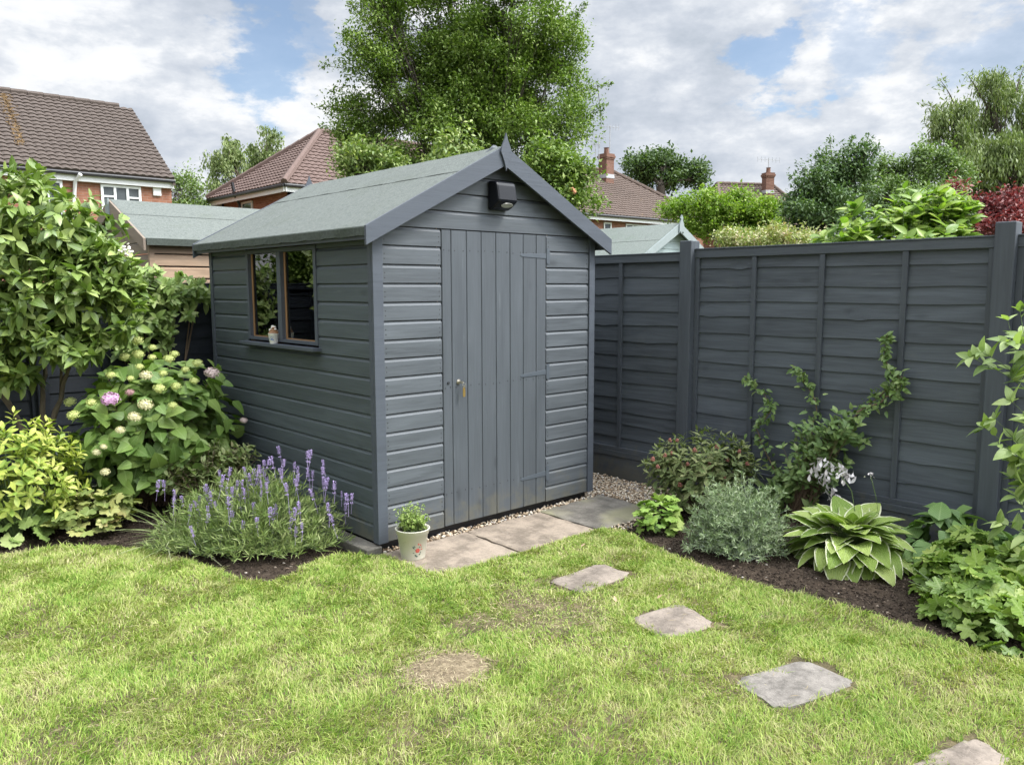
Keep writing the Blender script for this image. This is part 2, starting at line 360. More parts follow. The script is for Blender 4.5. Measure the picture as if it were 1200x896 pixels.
def tree(name, label, cat, depth, trunk_px, blobs, leaf, tpl, nleaf, lmat, bmat, group=None, r0=.15, weep=False, twig=.5, sprays=(), fork=.45, dz=.6, trunk_h=None, ntw=None, shadeN=.9, clump=1.1, nsubs=16):
    """trunk, limbs to every foliage mass, twigs inside the masses and leaves along the twigs"""
    k = depth/F_PX
    c = at(trunk_px, 337, depth); base = np.array([c[0], c[1], 0.0])
    root = thing(name, base, label, cat, group)
    tr = MB(); lf = MB()
    B = []
    for (x, y, rx, ry) in blobs:
        dd = rng.uniform(-dz, dz)*max(rx, ry)*k*1.2
        B.append((at(x, y, depth+dd), rx*k, ry*k))
    ztop = max(b[0][2] for b in B); zlow = min(b[0][2]-b[2] for b in B); zf = trunk_h if trunk_h else max(.6, zlow+(ztop-zlow)*fork*.3)
    lean = np.array([rng.uniform(-.1, .1), rng.uniform(-.1, .1), 0])*zf
    top = base+lean+np.array([0, 0, zf])
    tr.tube(bez(base, base+np.array([0, 0, zf*.5]), top, 6), np.linspace(r0*1.25, r0*.85, 6), 9)
    tv = [b[1]*b[1]*b[2] for b in B]; sv = sum(v**.67 for v in tv)
    for (cc, rx, ry), v in zip(B, tv):
        n = int(nleaf*v**.67/sv); ntwg = max(6, int(n/(ntw or 9)))
        limb_end = cc+np.array([0, 0, -.1*ry]); mid = (top+limb_end)/2+np.array([0, 0, .15*np.linalg.norm(limb_end-top)])
        lp = bez(top, mid, limb_end, 7); rl = r0*.55*min(1, (rx/(.9*max(b[1] for b in B)))**.5)
        tr.tube(lp, np.linspace(rl, rl*.35, 7), 6, cap=False)
        rad = np.array([rx, rx, ry]); nsub = max(5, int(nsubs*(1 if not weep else .8)))
        sd0 = rand_unit(nsub); sub = cc+sd0*rad*rng.uniform(.25, .92, (nsub, 1))**.6; sr = min(rx, ry)*rng.uniform(.24, .46, nsub)
        ci = rng.integers(0, nsub, ntwg); d = rand_unit(ntwg); d[:, 2] = np.where(d[:, 2] < -.2, -d[:, 2]*.6, d[:, 2]); d = nrm(d)
        rr = rng.uniform(.45, 1.0, (ntwg, 1)); st = sub[ci]; tips = st+d*(sr[ci][:, None])*rr*np.array([1.15, 1.15, .8])
        if weep: d = rand_unit(ntwg); st = tips+np.array([0, 0, .1*ry]); tips = st+d*np.array([.15, .15, 0])*rx+np.array([0, 0, -1])*rng.uniform(.4, 1.1, (ntwg, 1))*ry*.9
        nb = min(ntwg, 26)
        for i in range(nb):
            q = lp[rng.integers(3, 7)]; tr.tube(bez(q, (q+tips[i])/2+np.array([0, 0, .08*ry]), tips[i], 4), np.linspace(rl*.3, rl*.06, 4), 3, cap=False)
        per = max(2, n//ntwg); u = rng.uniform(.0, 1.0, (ntwg, per, 1))
        tw = tips-st; L = np.linalg.norm(tw, axis=1)
        P = tips[:, None]-tw[:, None]*u*(twig if not weep else 1)+rng.normal(size=(ntwg, per, 3))*leaf*(clump if not weep else .45)
        Dd = nrm(tw)[:, None]*.7+rng.normal(size=P.shape)*.6+np.array([0, 0, -.9 if weep else .05])
        Nn = np.array([0, 0, 1.0])*shadeN+d[:, None]*.5+rng.normal(size=P.shape)*.4
        P = P.reshape(-1, 3); Dd = Dd.reshape(-1, 3); Nn = Nn.reshape(-1, 3)
        lf.inst(tpl, P, Dd, Nn, leaf*rng.uniform(.65, 1.3, len(P)))
    for (x0, y0, x1, y1, n) in sprays:
        a = at(x0, y0, depth); b = at(x1, y1, depth-rng.uniform(-.3, .3)); mid = (a+b)/2+np.array([0, 0, .12*np.linalg.norm(b-a)])
        tr.tube(bez(a, mid, b, 6), np.linspace(r0*.10, r0*.02, 6), 4, cap=False)
        t = rng.uniform(.05, 1, (n, 1)); P = (1-t)**2*a+2*t*(1-t)*mid+t*t*b+rng.normal(size=(n, 3))*leaf*1.3*(1.25-t)
        lf.inst(tpl, P, rng.normal(size=(n, 3))+nrm(b-a)*.8, np.array([0, 0, 1.0])+rng.normal(size=(n, 3))*.5, leaf*rng.uniform(.6, 1.2, n))
    tr.build('trunk', bmat, root, smooth=True)
    lf.build('crown', lmat, root)
    return root

# ------------------------------------------------------------------ materials
SLATE = (.085, .096, .107)
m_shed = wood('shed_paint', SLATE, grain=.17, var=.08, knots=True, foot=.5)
m_shed_v = wood('shed_paint_upright', (.074, .084, .095), vertical=True, grain=.10, var=.05, foot=.5)
m_shed_shaded = wood('shed_paint_shaded', (.069, .084, .092), grain=.15, var=.10, foot=.5)  # front paint again, darkened for the walls turned from the sun
m_trim = wood('shed_trim_paint', (.072, .083, .101), grain=.08, var=.02, knots=False)
m_fence = wood('fence_paint', (.078, .090, .104), grain=.22, var=.16, dirt=.14, foot=.5)
m_fence_v = wood('fence_paint_upright', (.069, .079, .092), vertical=True, grain=.15, var=.04, knots=False)
m_rail = wood('fence_rail_paint', (.075, .086, .099), grain=.18, var=.05, knots=True, foot=.5)
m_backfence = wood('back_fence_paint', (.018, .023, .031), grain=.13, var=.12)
m_cedar = wood('brown_timber', (.35, .245, .165), grain=.26, var=.14, dirt=.25, bare=(.40, .34, .26))
m_cedar_grey = wood('weathered_timber', (.215, .170, .130), grain=.15, var=.10, dirt=.3)
m_pale = wood('pale_green_paint', (.34, .41, .41), grain=.06, var=.03, knots=False)
m_pale_v = plain('pale_trim_paint', (.26, .30, .30), .6, .12, 9)
m_bead = wood('window_bead_wood', (.30, .17, .08), vertical=True, grain=.15, var=.05, knots=False)
m_inside = wood('shed_inside_wood', (.50, .33, .21), grain=.15, var=.1)
m_black = plain('plain_black', (.008, .009, .013), .42, .1, 20)
m_lamp = plain('matt_black_lamp', (.006, .007, .010), .38, .1, 20, spec=.25)
m_steel = plain('hinge_metal', (.078, .092, .108), .45, .12, 40)
m_screw = plain('screw_metal', (.022, .024, .028), .5, .1, 40)
m_lockmetal = plain('brushed_lock_metal', (.55, .52, .45), .3, .1, 60, metal=.9)
m_brass = plain('brass', (.60, .40, .13), .35, .15, 60, metal=.8)
m_bark = plain('bark', (.06, .047, .034), .85, .35, 6, bmp=.8)
m_bark_pale = plain('pale_bark', (.12, .095, .065), .85, .35, 8, bmp=.8)
m_stem = plain('green_stem', (.10, .15, .05), .6, .2, 30)
m_brownstem = plain('brown_stem', (.16, .11, .07), .75, .25, 30)
m_upvc = plain('white_window_plastic', (.78, .79, .78), .35, .05, 3)
m_white = plain('white_painted_board', (.75, .75, .74), .5, .08, 2)
m_gutter = plain('black_gutter_plastic', (.02, .02, .022), .4, .1, 5)
m_lead = plain('lead_flashing', (.42, .42, .43), .5, .2, 5)

def felt_mat(name, c1, c2, moss):
    m, t = newmat(name); tc = N(t, 'ShaderNodeTexCoord').outputs['Object']
    a = noise(t, tc, 260, 3, .8); b = noise(t, tc, 3.5, 6, .6); d = noise(t, tc, 45, 5, .7)
    c = mixc(t, smooth(t, a, .3, .7), c1, c2)
    c = mixc(t, math_(t, 'MULTIPLY', smooth(t, d, .42, .70), .6), c, tuple(x*.62 for x in c1))
    c = mixc(t, math_(t, 'MULTIPLY', smooth(t, b, .5, .75), .35), c, moss)
    nr = bump(t, a, .6, .003, bump(t, d, .3, .004))
    finish(t, c, .92, nr, .2); return m
m_felt = felt_mat('green_mineral_felt', (.100, .115, .104), (.196, .212, .196), (.10, .115, .09))
m_felt_edge = felt_mat('folded_felt_edge', (.05, .06, .05), (.11, .125, .11), (.035, .045, .025))  # felt darkened for moss, weathering and the shade on its vertical fold
m_felt_pale = felt_mat('pale_green_felt', (.16, .185, .17), (.24, .265, .245), (.13, .17, .13))

def brick_mat(name, c1, c2, mortar=(.42, .38, .33)):
    m, t = newmat(name); uv = N(t, 'ShaderNodeUVMap').outputs[0]
    b = N(t, 'ShaderNodeTexBrick', inp={'Scale': 1.0, 'Mortar Size': .006, 'Brick Width': .225, 'Row Height': .075, 'Bias': -.1, 'Mortar Smooth': .2})
    b.inputs['Color1'].default_value = (*c1, 1); b.inputs['Color2'].default_value = (*c2, 1); b.inputs['Mortar'].default_value = (*mortar, 1)
    t.links.new(uv, b.inputs['Vector'])
    c = mixc(t, math_(t, 'MULTIPLY', noise(t, uv, 1.2, 5), .5), b.outputs['Color'], tuple(x*.6 for x in c1))
    c = mixc(t, .35, c, ramp(t, noise(t, mapping(t, uv, (4.4, 13.3, 1)), 1, 1), [(.3, tuple(x*.7 for x in c1)), (.7, tuple(min(1, x*1.35) for x in c2))]))
    finish(t, c, .85, bump(t, b.outputs['Fac'], -.5, .006), .25); return m
m_brick = brick_mat('red_brick', (.26, .105, .062), (.34, .165, .105), (.30, .27, .24))
m_brick_dark = brick_mat('sooty_brick', (.17, .08, .055), (.23, .125, .09), (.2, .18, .16))
def tile_mat(name, c, lichen=0):
    m, t = newmat(name); uv = N(t, 'ShaderNodeUVMap').outputs[0]; tc = N(t, 'ShaderNodeTexCoord').outputs['Object']
    f = noise(t, mapping(t, uv, (3.1, 3.1, 1)), 1.0, 6, .7); g = noise(t, tc, .5, 4)
    col = mixc(t, f, tuple(x*.72 for x in c), tuple(x*1.3 for x in c))
    col = mixc(t, math_(t, 'MULTIPLY', smooth(t, g, .5, .7), .35), col, tuple(x*.7 for x in c))
    if lichen:
        l = smooth(t, noise(t, tc, 2.0, 7, .8), .62, .74); col = mixc(t, math_(t, 'MULTIPLY', l, lichen), col, (.42, .27, .08))
    finish(t, col, .8, bump(t, f, .3, .01), .3); return m
m_tile = tile_mat('brown_concrete_tile', (.088, .069, .058)); m_tile2 = tile_mat('red_brown_tile', (.135, .092, .078)); m_tile3 = tile_mat('aged_brown_tile', (.115, .084, .068), .5)
m_lichen = plain('orange_lichen', (.22, .14, .06), .9, .4, 9)

def glass(name, rough=.01, dark=False, ior=1.7):
    m, t = newmat(name)
    g = N(t, 'ShaderNodeBsdfGlossy', inp={'Roughness': rough}); tr = N(t, 'ShaderNodeBsdfTransparent'); tr.inputs[0].default_value = (.92, .93, .90, 1)
    fr = N(t, 'ShaderNodeFresnel', inp={'IOR': ior}); ms = N(t, 'ShaderNodeMixShader')
    t.links.new(math_(t, 'MULTIPLY_ADD', fr.outputs[0], 1.0, .01), ms.inputs[0]); t.links.new(tr.outputs[0], ms.inputs[1]); t.links.new(g.outputs[0], ms.inputs[2])
    o = N(t, 'ShaderNodeOutputMaterial'); t.links.new(ms.outputs[0], o.inputs[0]); return m
m_glass = glass('window_glass', .02, ior=1.95)
m_darkpane = plain('dark_house_pane', (.07, .08, .085), .08, .5, 4)
m_lens, _t = newmat('lamp_lens'); finish(_t, (.42, .42, .40), .2, None, .6)

# stone slabs
def stone_mat(name, c, spots=.5, tint=None, sc=1.0):
    m, t = newmat(name); tc = N(t, 'ShaderNodeTexCoord').outputs['Object']
    a = noise(t, tc, 6*sc, 8, .72); b = noise(t, tc, 55*sc, 4, .75); e = noise(t, tc, 2.0*sc, 3, .5)
    col = mixc(t, smooth(t, a, .3, .7), tuple(x*.52 for x in c), tuple(x*1.38 for x in c))
    col = mixc(t, math_(t, 'MULTIPLY', smooth(t, b, .55, .75), spots), col, tuple(x*1.6 for x in c))
    col = mixc(t, math_(t, 'MULTIPLY', smooth(t, noise(t, tc, 90, 2, .6), .62, .72), .6), col, (.06, .05, .04))
    if tint: col = mixc(t, math_(t, 'MULTIPLY', smooth(t, e, .45, .62), .75), col, tint)
    h = math_(t, 'ADD', math_(t, 'MULTIPLY', a, .6), math_(t, 'MULTIPLY', b, .4))
    finish(t, col, .9, bump(t, h, .6, .012), .25); return m
m_slab = stone_mat('buff_paving_stone', (.25, .205, .16), .55)
m_slab2 = stone_mat('grey_paving_stone', (.155, .142, .122), .35, (.27, .255, .155))
m_step = stone_mat('stepping_stone', (.215, .180, .148), .5)
m_step_old = stone_mat('flaking_stone', (.185, .168, .148), .9, None, 1.9)
m_conc = stone_mat('edging_concrete', (.14, .13, .11), .4)

# ------------------------------------------------------------------ ground sheets
def inpoly(x, y, poly):
    x = np.asarray(x); y = np.asarray(y); c = np.zeros(x.shape, bool); n = len(poly)
    for i in range(n):
        x1, y1 = poly[i]; x2, y2 = poly[(i+1) % n]
        k = ((y1 > y) != (y2 > y)); xi = (x2-x1)*(y-y1)/((y2-y1) if y2 != y1 else 1e-9)+x1
        c ^= k & (x < xi)
    return c
LAWN = [(-6.5, 1.7), (-1.95, 1.50), (-1.74, 1.47), (-1.48, 1.44), (-1.22, 1.22), (-1.02, .95), (-.93, .5), (-.84, .12), (-.74, -.03), (-.60, .0), (-.50, .06), (-.36, .09), (-.20, .09), (-.10, -.0),
        (-.02, -.12), (0.02, -.50), (.14, -.585), (.42, -.60), (.7, -.61), (1.05, -.62), (1.32, -.64), (1.41, -.74), (1.35, -.98), (1.27, -1.35), (1.21, -1.7), (1.20, -1.96), (1.245, -2.25), (1.255, -2.45), (1.235, -2.7),
        (1.19, -2.95), (1.24, -3.15), (1.45, -3.6), (1.6, -7), (-6.5, -7)]
def fbm(x, y, s, seed=0):
    r = np.random.default_rng(seed); v = 0*x
    for o in range(5):
        a = r.uniform(0, 6.28, 3); f = s*1.9**o
        for j in range(3): v = v+np.sin((x*math.cos(a[j])+y*math.sin(a[j]))*f+r.uniform(0, 6.28)+1.3*np.sin((x*math.sin(a[j])-y*math.cos(a[j]))*f*.7))/(1.6**o)
    return v/6
def lawnz(x, y): return .012*fbm(x, y, 2.1, 3)+.006

m, t = newmat('far_ground'); tc = N(t, 'ShaderNodeTexCoord').outputs['Object']
finish(t, mixc(t, noise(t, tc, .4, 6), (.06, .09, .03), (.12, .11, .06)), .95); m_ground = m
g = MB(); s = 900
gx = [-s, -8, 5, s]; gy = [-s, -9, 5, s]
for i in range(3):
    for j in range(3): g.raw([(gx[i], gy[j], -.06), (gx[i+1], gy[j], -.06), (gx[i+1], gy[j+1], -.06), (gx[i], gy[j+1], -.06)], np.array([(0, 1, 2, 3)]))
tag(g.build('ground', m_ground), kind='structure')

m, t = newmat('soil'); tc = N(t, 'ShaderNodeTexCoord').outputs['Object']
c = ramp(t, noise(t, tc, 18, 8, .75), [(.3, (.022, .016, .012)), (.55, (.065, .048, .035)), (.75, (.14, .108, .08))])
finish(t, c, .95, bump(t, noise(t, tc, 60, 5, .7), .9, .02), .15); m_soil = m
def sheet(name, x0, x1, y0, y1, step, zf, mask, mat):
    xs = np.arange(x0, x1+step/2, step); ys = np.arange(y0, y1+step/2, step); X, Y = np.meshgrid(xs, ys, indexing='ij')
    V = np.stack([X, Y, zf(X, Y)], -1).reshape(-1, 3); ny = len(ys)
    i, j = np.meshgrid(np.arange(len(xs)-1), np.arange(ny-1), indexing='ij'); a = (i*ny+j).ravel()
    F = np.stack([a, a+ny, a+ny+1, a+1], -1)
    if mask is not None: cx = V[F].mean(1); F = F[mask(cx[:, 0], cx[:, 1])]
    b = MB(); b.raw(V, F); return b.build(name, mat, smooth=True)
def soilz(x, y): return -.012+.016*fbm(x, y, 9, 8)+.012*fbm(x, y, 31, 9)+.035*np.clip((x-1.3)/.9, 0, 1)*(x > .5)+.04*np.clip((y-1.6), 0, 1)*(x < .3)
tag(sheet('flower_bed_soil', -4.0, .02, -.08, 2.98, .025, lambda x, y: soilz(x, y)-.012, lambda x, y: ~inpoly(x, y, [(p[0], p[1]-.03) for p in LAWN]), m_soil), kind='structure')
tag(sheet('border_soil', 1.16, 2.60, -5.0, -.3, .025, soilz, lambda x, y: (~inpoly(x, y, [(p[0]-.03, p[1]) for p in LAWN])) & ~((x < 2.03) & (y > -.63)) & ~((y > -.52) & (x > 2.0)), m_soil), kind='structure')

m, t = newmat('lawn_turf'); tc = N(t, 'ShaderNodeTexCoord').outputs['Object']
c = ramp(t, noise(t, tc, 9, 8, .7), [(.3, (.05, .045, .022)), (.5, (.12, .10, .055)), (.68, (.24, .19, .11))])
finish(t, c, .95, bump(t, noise(t, tc, 90, 4), .9, .02), .15); m_turf = m
PATCH = [atz(522, 788)[:2], atz(575, 740)[:2]+[0, .1], atz(650, 722)[:2], atz(610, 700)[:2]]
tag(sheet('lawn', -6.5, 1.6, -7, 1.7, .05, lawnz, lambda x, y: inpoly(x, y, LAWN), m_turf), kind='structure')
m, t = newmat('bare_earth'); tc = N(t, 'ShaderNodeTexCoord').outputs['Object']
c = ramp(t, noise(t, tc, 30, 8, .75), [(.25, (.08, .06, .04)), (.5, (.21, .165, .105)), (.75, (.34, .28, .185))])
finish(t, c, .95, bump(t, noise(t, tc, 70, 5), 1, .02), .15); m_bare = m
px_, py_ = PATCH[0]
bb = MB(); an = np.linspace(0, 2*math.pi, 40, endpoint=False); rr = .215*(1+.12*np.sin(3*an+1)+.08*np.sin(7*an)); ring = np.stack([px_+rr*1.0*np.cos(an), py_+rr*.85*np.sin(an)], -1)
V = [(px_, py_, .024)]+[(a, b, .020) for a, b in (ring*.5+np.array([px_, py_])*.5)]+[(a, b, .004) for a, b in ring]
F = [(0, 1+i, 1+(i+1) % 40) for i in range(40)]+[(1+i, 41+i, 41+(i+1) % 40, 1+(i+1) % 40) for i in range(40)]
bb.raw(V, F); tag(bb.build('bare_earth', m_bare), kind='structure')

# ------------------------------------------------------------------ slabs and stepping stones
def slab(poly, z0, z1, mat, label, name='paving_slab', cat='paving slab', group=None, rough=.006, seg=8):
    P = np.array(poly, float); out = []
    for i in range(len(P)):
        a, b = P[i], P[(i+1) % len(P)]
        for k in range(seg): out.append(a+(b-a)*k/seg+rng.normal(size=2)*rough*(1 if k else .6))
    out = np.array(out); c = out.mean(0); n = len(out); inner = c+(out-c)*(1-.02/np.linalg.norm(out-c, axis=1)[:, None])
    mid = c+(out-c)*.5
    h = lambda q, z: np.column_stack([q, np.full(len(q), z)+rng.normal(size=len(q))*.0006])
    V = np.vstack([h(out, z0), h(out, z1-.006), h(inner, z1), h(mid, z1+.001), [[c[0], c[1], z1+.0015]]])
    F = []
    for k in range(3):
        for i in range(n): F.append((k*n+i, k*n+(i+1) % n, (k+1)*n+(i+1) % n, (k+1)*n+i))
    F += [(3*n+i, 3*n+(i+1) % n, 4*n) for i in range(n)]
    b = MB(); b.raw(V, F); o = b.build(name, mat, loc=(c[0], c[1], z0), smooth=False)
    tag(o, label, cat, group); return o
slab([(0.0, -.62), (.628, -.622), (.655, -.035), (.0, -.03)], -.05, .004, m_slab, 'mottled buff paving slab with the plant pot standing on it', group='paving slabs in front of the shed')
slab([(.638, -.622), (1.326, -.628), (1.343, -.030), (.665, -.035)], -.05, .006, m_slab, 'buff paving slab directly below the shed door', group='paving slabs in front of the shed')
slab([(1.337, -.628), (2.02, -.62), (2.03, -.01), (1.353, -.025)], -.05, .010, m_slab2, 'greenish grey paving slab beside the beige gravel', group='paving slabs in front of the shed')
def stone(pts, mat, label):
    P = np.array([atz(*p)[:2] for p in pts]); P = P.mean(0)+(P-P.mean(0))*1.09; zt_ = float(lawnz(P[:, 0].mean(), P[:, 1].mean()))
    for _ in range(1): # corner cutting
        Q = np.roll(P, -1, 0); P = np.stack([P*.88+Q*.12, P*.12+Q*.88], 1).reshape(-1, 2)
    return slab(P, -.03, zt_+.011, mat, label, 'stepping_stone', 'stepping stone', 'stepping stones in the lawn', .004, 3)
SQ = [([(646, 681), (704, 662), (737, 674), (683, 696)], m_step, 'smooth pinkish stepping stone just in front of the paving slabs'), ([(742, 727), (797, 710), (835, 734), (783, 753)], m_step, 'small worn stepping stone half grown over by grass, second from the shed'),
      ([(864, 800), (940, 778), (1001, 803), (915, 834)], m_step_old, 'rough flaking grey stepping stone in the open lawn near the hosta'), ([(1068, 899), (1138, 868), (1184, 894), (1118, 935)], m_step, 'pale stepping stone closest to the camera, cut by the lower photo edge')]
for q_, m_, l_ in SQ: stone(q_, m_, l_)
b = MB(); b.box(-.115, .0, -.03, 2.42, -.05, .045); o = b.build('concrete_edging', m_conc, loc=(-.055, -.03, 0), bevel=.008); tag(o, 'worn concrete edging strip along the foot of the shed side wall', 'edging')
STONES = [np.array([atz(*p)[:2] for p in q_]) for q_, _, _ in SQ]; STONES = [q.mean(0)+(q-q.mean(0))*1.10 for q in STONES]

# gravel
m, t = newmat('gravel_stones'); rnd = N(t, 'ShaderNodeNewGeometry').outputs['Random Per Island']
finish(t, ramp(t, rnd, [(0, (.20, .14, .09)), (.2, (.40, .31, .21)), (.5, (.52, .43, .32)), (.7, (.62, .55, .44)), (.88, (.30, .28, .26)), (.95, (.72, .68, .60))], 'CONSTANT'), .75, None, .3); m_gravel = m
m, t = newmat('gravel_base'); tc = N(t, 'ShaderNodeTexCoord').outputs['Object']
finish(t, mixc(t, noise(t, tc, 60, 4), (.10, .08, .06), (.25, .20, .15)), .95); m_gbase = m
b = MB(); b.raw([(1.9, -.56, -.02), (2.57, -.56, -.02), (2.57, 2.9, -.02), (1.9, 2.9, -.02)], np.array([(0, 1, 2, 3)])); b.raw([(-.02, -.06, -.02), (1.9, -.06, -.02), (1.9, 2.9, -.02), (-.02, 2.9, -.02)], np.array([(0, 1, 2, 3)]))
tag(b.build('gravel_bed', m_gbase), kind='structure')
b = MB(); n = 7000
P = np.column_stack([rng.uniform(1.88, 2.56, n), rng.uniform(-.55, 1.2, n), rng.uniform(-.016, .012, n)])
P = P[~((P[:, 0] < 2.035) & (P[:, 1] < 0.005))]
n2 = 900; Q = np.column_stack([rng.uniform(.02, 1.95, n2), rng.uniform(-.045, .06, n2), rng.uniform(-.01, .012, n2)])
n3 = 60; Q3 = np.column_stack([rng.uniform(1.42, 1.75, n3), rng.uniform(-.75, -.64, n3), rng.uniform(.0, .012, n3)])
P = np.vstack([P, Q, Q3]); pebbles(b, P, rng.uniform(.006, .0125, len(P)), .7)
tag(b.build('gravel', m_gravel, smooth=True), 'loose beige and brown pebbles between shed and fence', 'gravel', kind='stuff')

# soil crumbs and pale chips on the beds
m, t = newmat('soil_crumbs'); rnd = N(t, 'ShaderNodeNewGeometry').outputs['Random Per Island']
finish(t, ramp(t, rnd, [(0, (.03, .022, .016)), (.55, (.075, .055, .04)), (.86, (.14, .105, .078)), (.955, (.22, .18, .14)), (.985, (.40, .36, .31))], 'CONSTANT'), .9, None, .2); m_crumb = m
b = MB(); n = 26000
P = np.column_stack([rng.uniform(-2.3, 0, n//2), rng.uniform(0, 2.4, n//2)]); P2 = np.column_stack([rng.uniform(1.15, 2.3, n//2), rng.uniform(-3.3, -.6, n//2)]); P = np.vstack([P, P2])
k = ~inpoly(P[:, 0], P[:, 1], LAWN) & ~((P[:, 1] > -.64) & (P[:, 0] > 0)); P = P[k]; z = soilz(P[:, 0], P[:, 1])-np.where(P[:, 0] < .3, .01, 0)
P = np.column_stack([P, z+.003]); pebbles(b, P, .0025+.007*rng.uniform(0, 1, len(P))**3, .6)
n = 420; P = np.vstack([np.column_stack([rng.uniform(-2.0, 0, n//2), rng.uniform(0, 1.9, n//2)]), np.column_stack([rng.uniform(1.15, 2.1, n//2), rng.uniform(-3.2, -.66, n//2)])]); P = P[~inpoly(P[:, 0], P[:, 1], LAWN)]
P = np.column_stack([P, soilz(P[:, 0], P[:, 1])-np.where(P[:, 0] < .3, .01, 0)+.006]); pebbles(b, P, rng.uniform(.006, .013, len(P)), .35)
tag(b.build('soil_crumbs', m_crumb, smooth=False), 'loose crumbs of earth and bark chips on the flower beds', 'soil', kind='stuff')

# ------------------------------------------------------------------ the lawn grass
def grass():
    n = 520000
    # denser towards the camera, within the part of the lawn in view
    x = rng.uniform(-3.6, 1.5, n*2); y = rng.uniform(-4.2, 1.6, n*2)
    P = np.column_stack([x, y]); d = np.column_stack([P, np.zeros(len(P))])-CAM
    dep = d @ FW; sx = (d @ RT)/dep*F_PX; sy = (d @ UP)/dep*F_PX
    ok = (dep > 1.6) & (np.abs(sx) < 660) & (sy > -530) & inpoly(x, y, LAWN)
    keep = rng.uniform(size=len(P)) < np.clip(1.35*(3.6/np.maximum(dep, 1))**1.1, .25, 1)
    x, y = x[ok & keep], y[ok & keep]; dep = dep[ok & keep]
    hmul = 1+.22*fbm(x, y, 6.0, 21)+.5*fbm(x, y, 21, 22); dens = np.ones(len(x))
    for q in STONES:
        c = q.mean(0); s_ = .0
        ins = np.full(len(x), 9.0)
        for i_ in range(4):
            p0, p1 = q[i_], q[(i_+1) % 4]; e_ = (p1-p0)/np.hypot(*(p1-p0)); nn_ = np.array([-e_[1], e_[0]]); sg = np.sign((c-p0)@nn_); ins = np.minimum(ins, ((x-p0[0])*nn_[0]+(y-p0[1])*nn_[1])*sg)
        dens *= np.clip(1-(ins+.095*fbm(x, y, 15, 6)+.05*fbm(x, y, 43, 7)+.012)/.034, 0, 1)
    for c, r, f in ((PATCH[0], .205, .16), (PATCH[1], .14, .5), (PATCH[2], .26, .42), (PATCH[3], .18, .5)):
        dd = np.hypot(x-c[0], y-c[1])/r*(1+.45*fbm(x, y, 14, 5)+.25*fbm(x, y, 37, 15)); q = np.clip((dd-.55)/.8, 0, 1); dens *= f+(1-f)*q; hmul *= .55+.45*q
    dens *= np.clip(.85+.9*fbm(x, y, 9, 33), .45, 1)
    k = rng.uniform(size=len(x)) < dens; x, y, hmul, dep = x[k], y[k], hmul[k], dep[k]
    n = len(x); print('grass blades', n)
    h = rng.uniform(.012, .036, n)*np.where(rng.uniform(size=n) < .06, 1.5, 1)*np.clip(hmul, .45, 1.7); w = rng.uniform(.0018, .0042, n)*np.clip(dep/3.4, .9, 1.7)
    flow = 1.5*fbm(x, y, 5, 41)*math.pi+3.5*fbm(x, y, 19, 42)+rng.normal(size=n)*1.15
    lean = np.where(rng.uniform(size=n) < .12, 1.9, 1)*rng.uniform(.2, 1.2, n)*h
    L = np.column_stack([np.cos(flow), np.sin(flow), 0*flow]); W = np.column_stack([-np.sin(flow), np.cos(flow), 0*flow]); tw = rng.uniform(-1, 1, (n, 1)); W = nrm(W+L*tw)
    B = np.column_stack([x, y, lawnz(x, y)-.004])
    Z = np.array([0, 0, 1.0]); hh = h[:, None]; ll = lean[:, None]; ww = w[:, None]
    a = B-W*ww*.5; b_ = B+W*ww*.5; m1 = B+Z*hh*.55+L*ll*.3; c1 = m1-W*ww*.45; d1 = m1+W*ww*.45; e1 = B+Z*hh*(1-.25*(ll/hh))+L*ll*1.0
    V = np.stack([a, b_, c1, d1, e1], 1).reshape(-1, 3); o = np.arange(n)*5
    mb = MB(); U = np.column_stack([np.tile([0, 1, 0, 1, .5], n), np.tile([0, 0, .55, .55, 1], n)])
    Q = np.stack([o, o+1, o+3, o+2], -1); T = np.stack([o+2, o+3, o+4], -1)
    mb.ch.append((V, Q, V, 0, ('L', U[Q.ravel()]))); mb.ch.append((np.zeros((0, 3)), T, V, 0, ('L', U[T.ravel()]))); mb.nv = len(V)
    m, t = newmat('grass_blades')
    rnd = N(t, 'ShaderNodeNewGeometry').outputs['Random Per Island']; tc = N(t, 'ShaderNodeTexCoord').outputs['Object']
    big = noise(t, tc, 1.7, 5, .68); sm = noise(t, tc, 6, 4, .6)
    f = math_(t, 'ADD', math_(t, 'MULTIPLY', rnd, .46), math_(t, 'MULTIPLY', big, .66)); f = math_(t, 'ADD', f, math_(t, 'MULTIPLY', math_(t, 'SUBTRACT', sm, .25), .34))
    c = ramp(t, f, [(.20, (.07, .17, .018)), (.40, (.15, .28, .034)), (.58, (.28, .39, .07)), (.76, (.42, .47, .135)), (.92, (.56, .51, .28))])
    dry = smooth(t, noise(t, tc, 2.4, 5, .65), .50, .66)
    c = mixc(t, math_(t, 'MULTIPLY', math_(t, 'MULTIPLY', dry, math_(t, 'GREATER_THAN', math_(t, 'FRACT', math_(t, 'MULTIPLY', rnd, 17.0)), .50)), .75), c, (.48, .42, .23))
    p = N(t, 'ShaderNodeBsdfPrincipled', inp={'Roughness': .55, 'Specular IOR Level': .25}); t.links.new(c, p.inputs['Base Color'])
    tr = N(t, 'ShaderNodeBsdfTranslucent'); t.links.new(mixc(t, 1.0, c, (.95, 1.05, .5), 'MULTIPLY'), tr.inputs[0])
    ms = N(t, 'ShaderNodeMixShader'); ms.inputs[0].default_value = .33; t.links.new(p.outputs[0], ms.inputs[1]); t.links.new(tr.outputs[0], ms.inputs[2])
    o_ = N(t, 'ShaderNodeOutputMaterial'); t.links.new(ms.outputs[0], o_.inputs[0])
    tag(mb.build('grass', m), 'short green and straw coloured lawn grass', 'grass', kind='stuff')
grass()
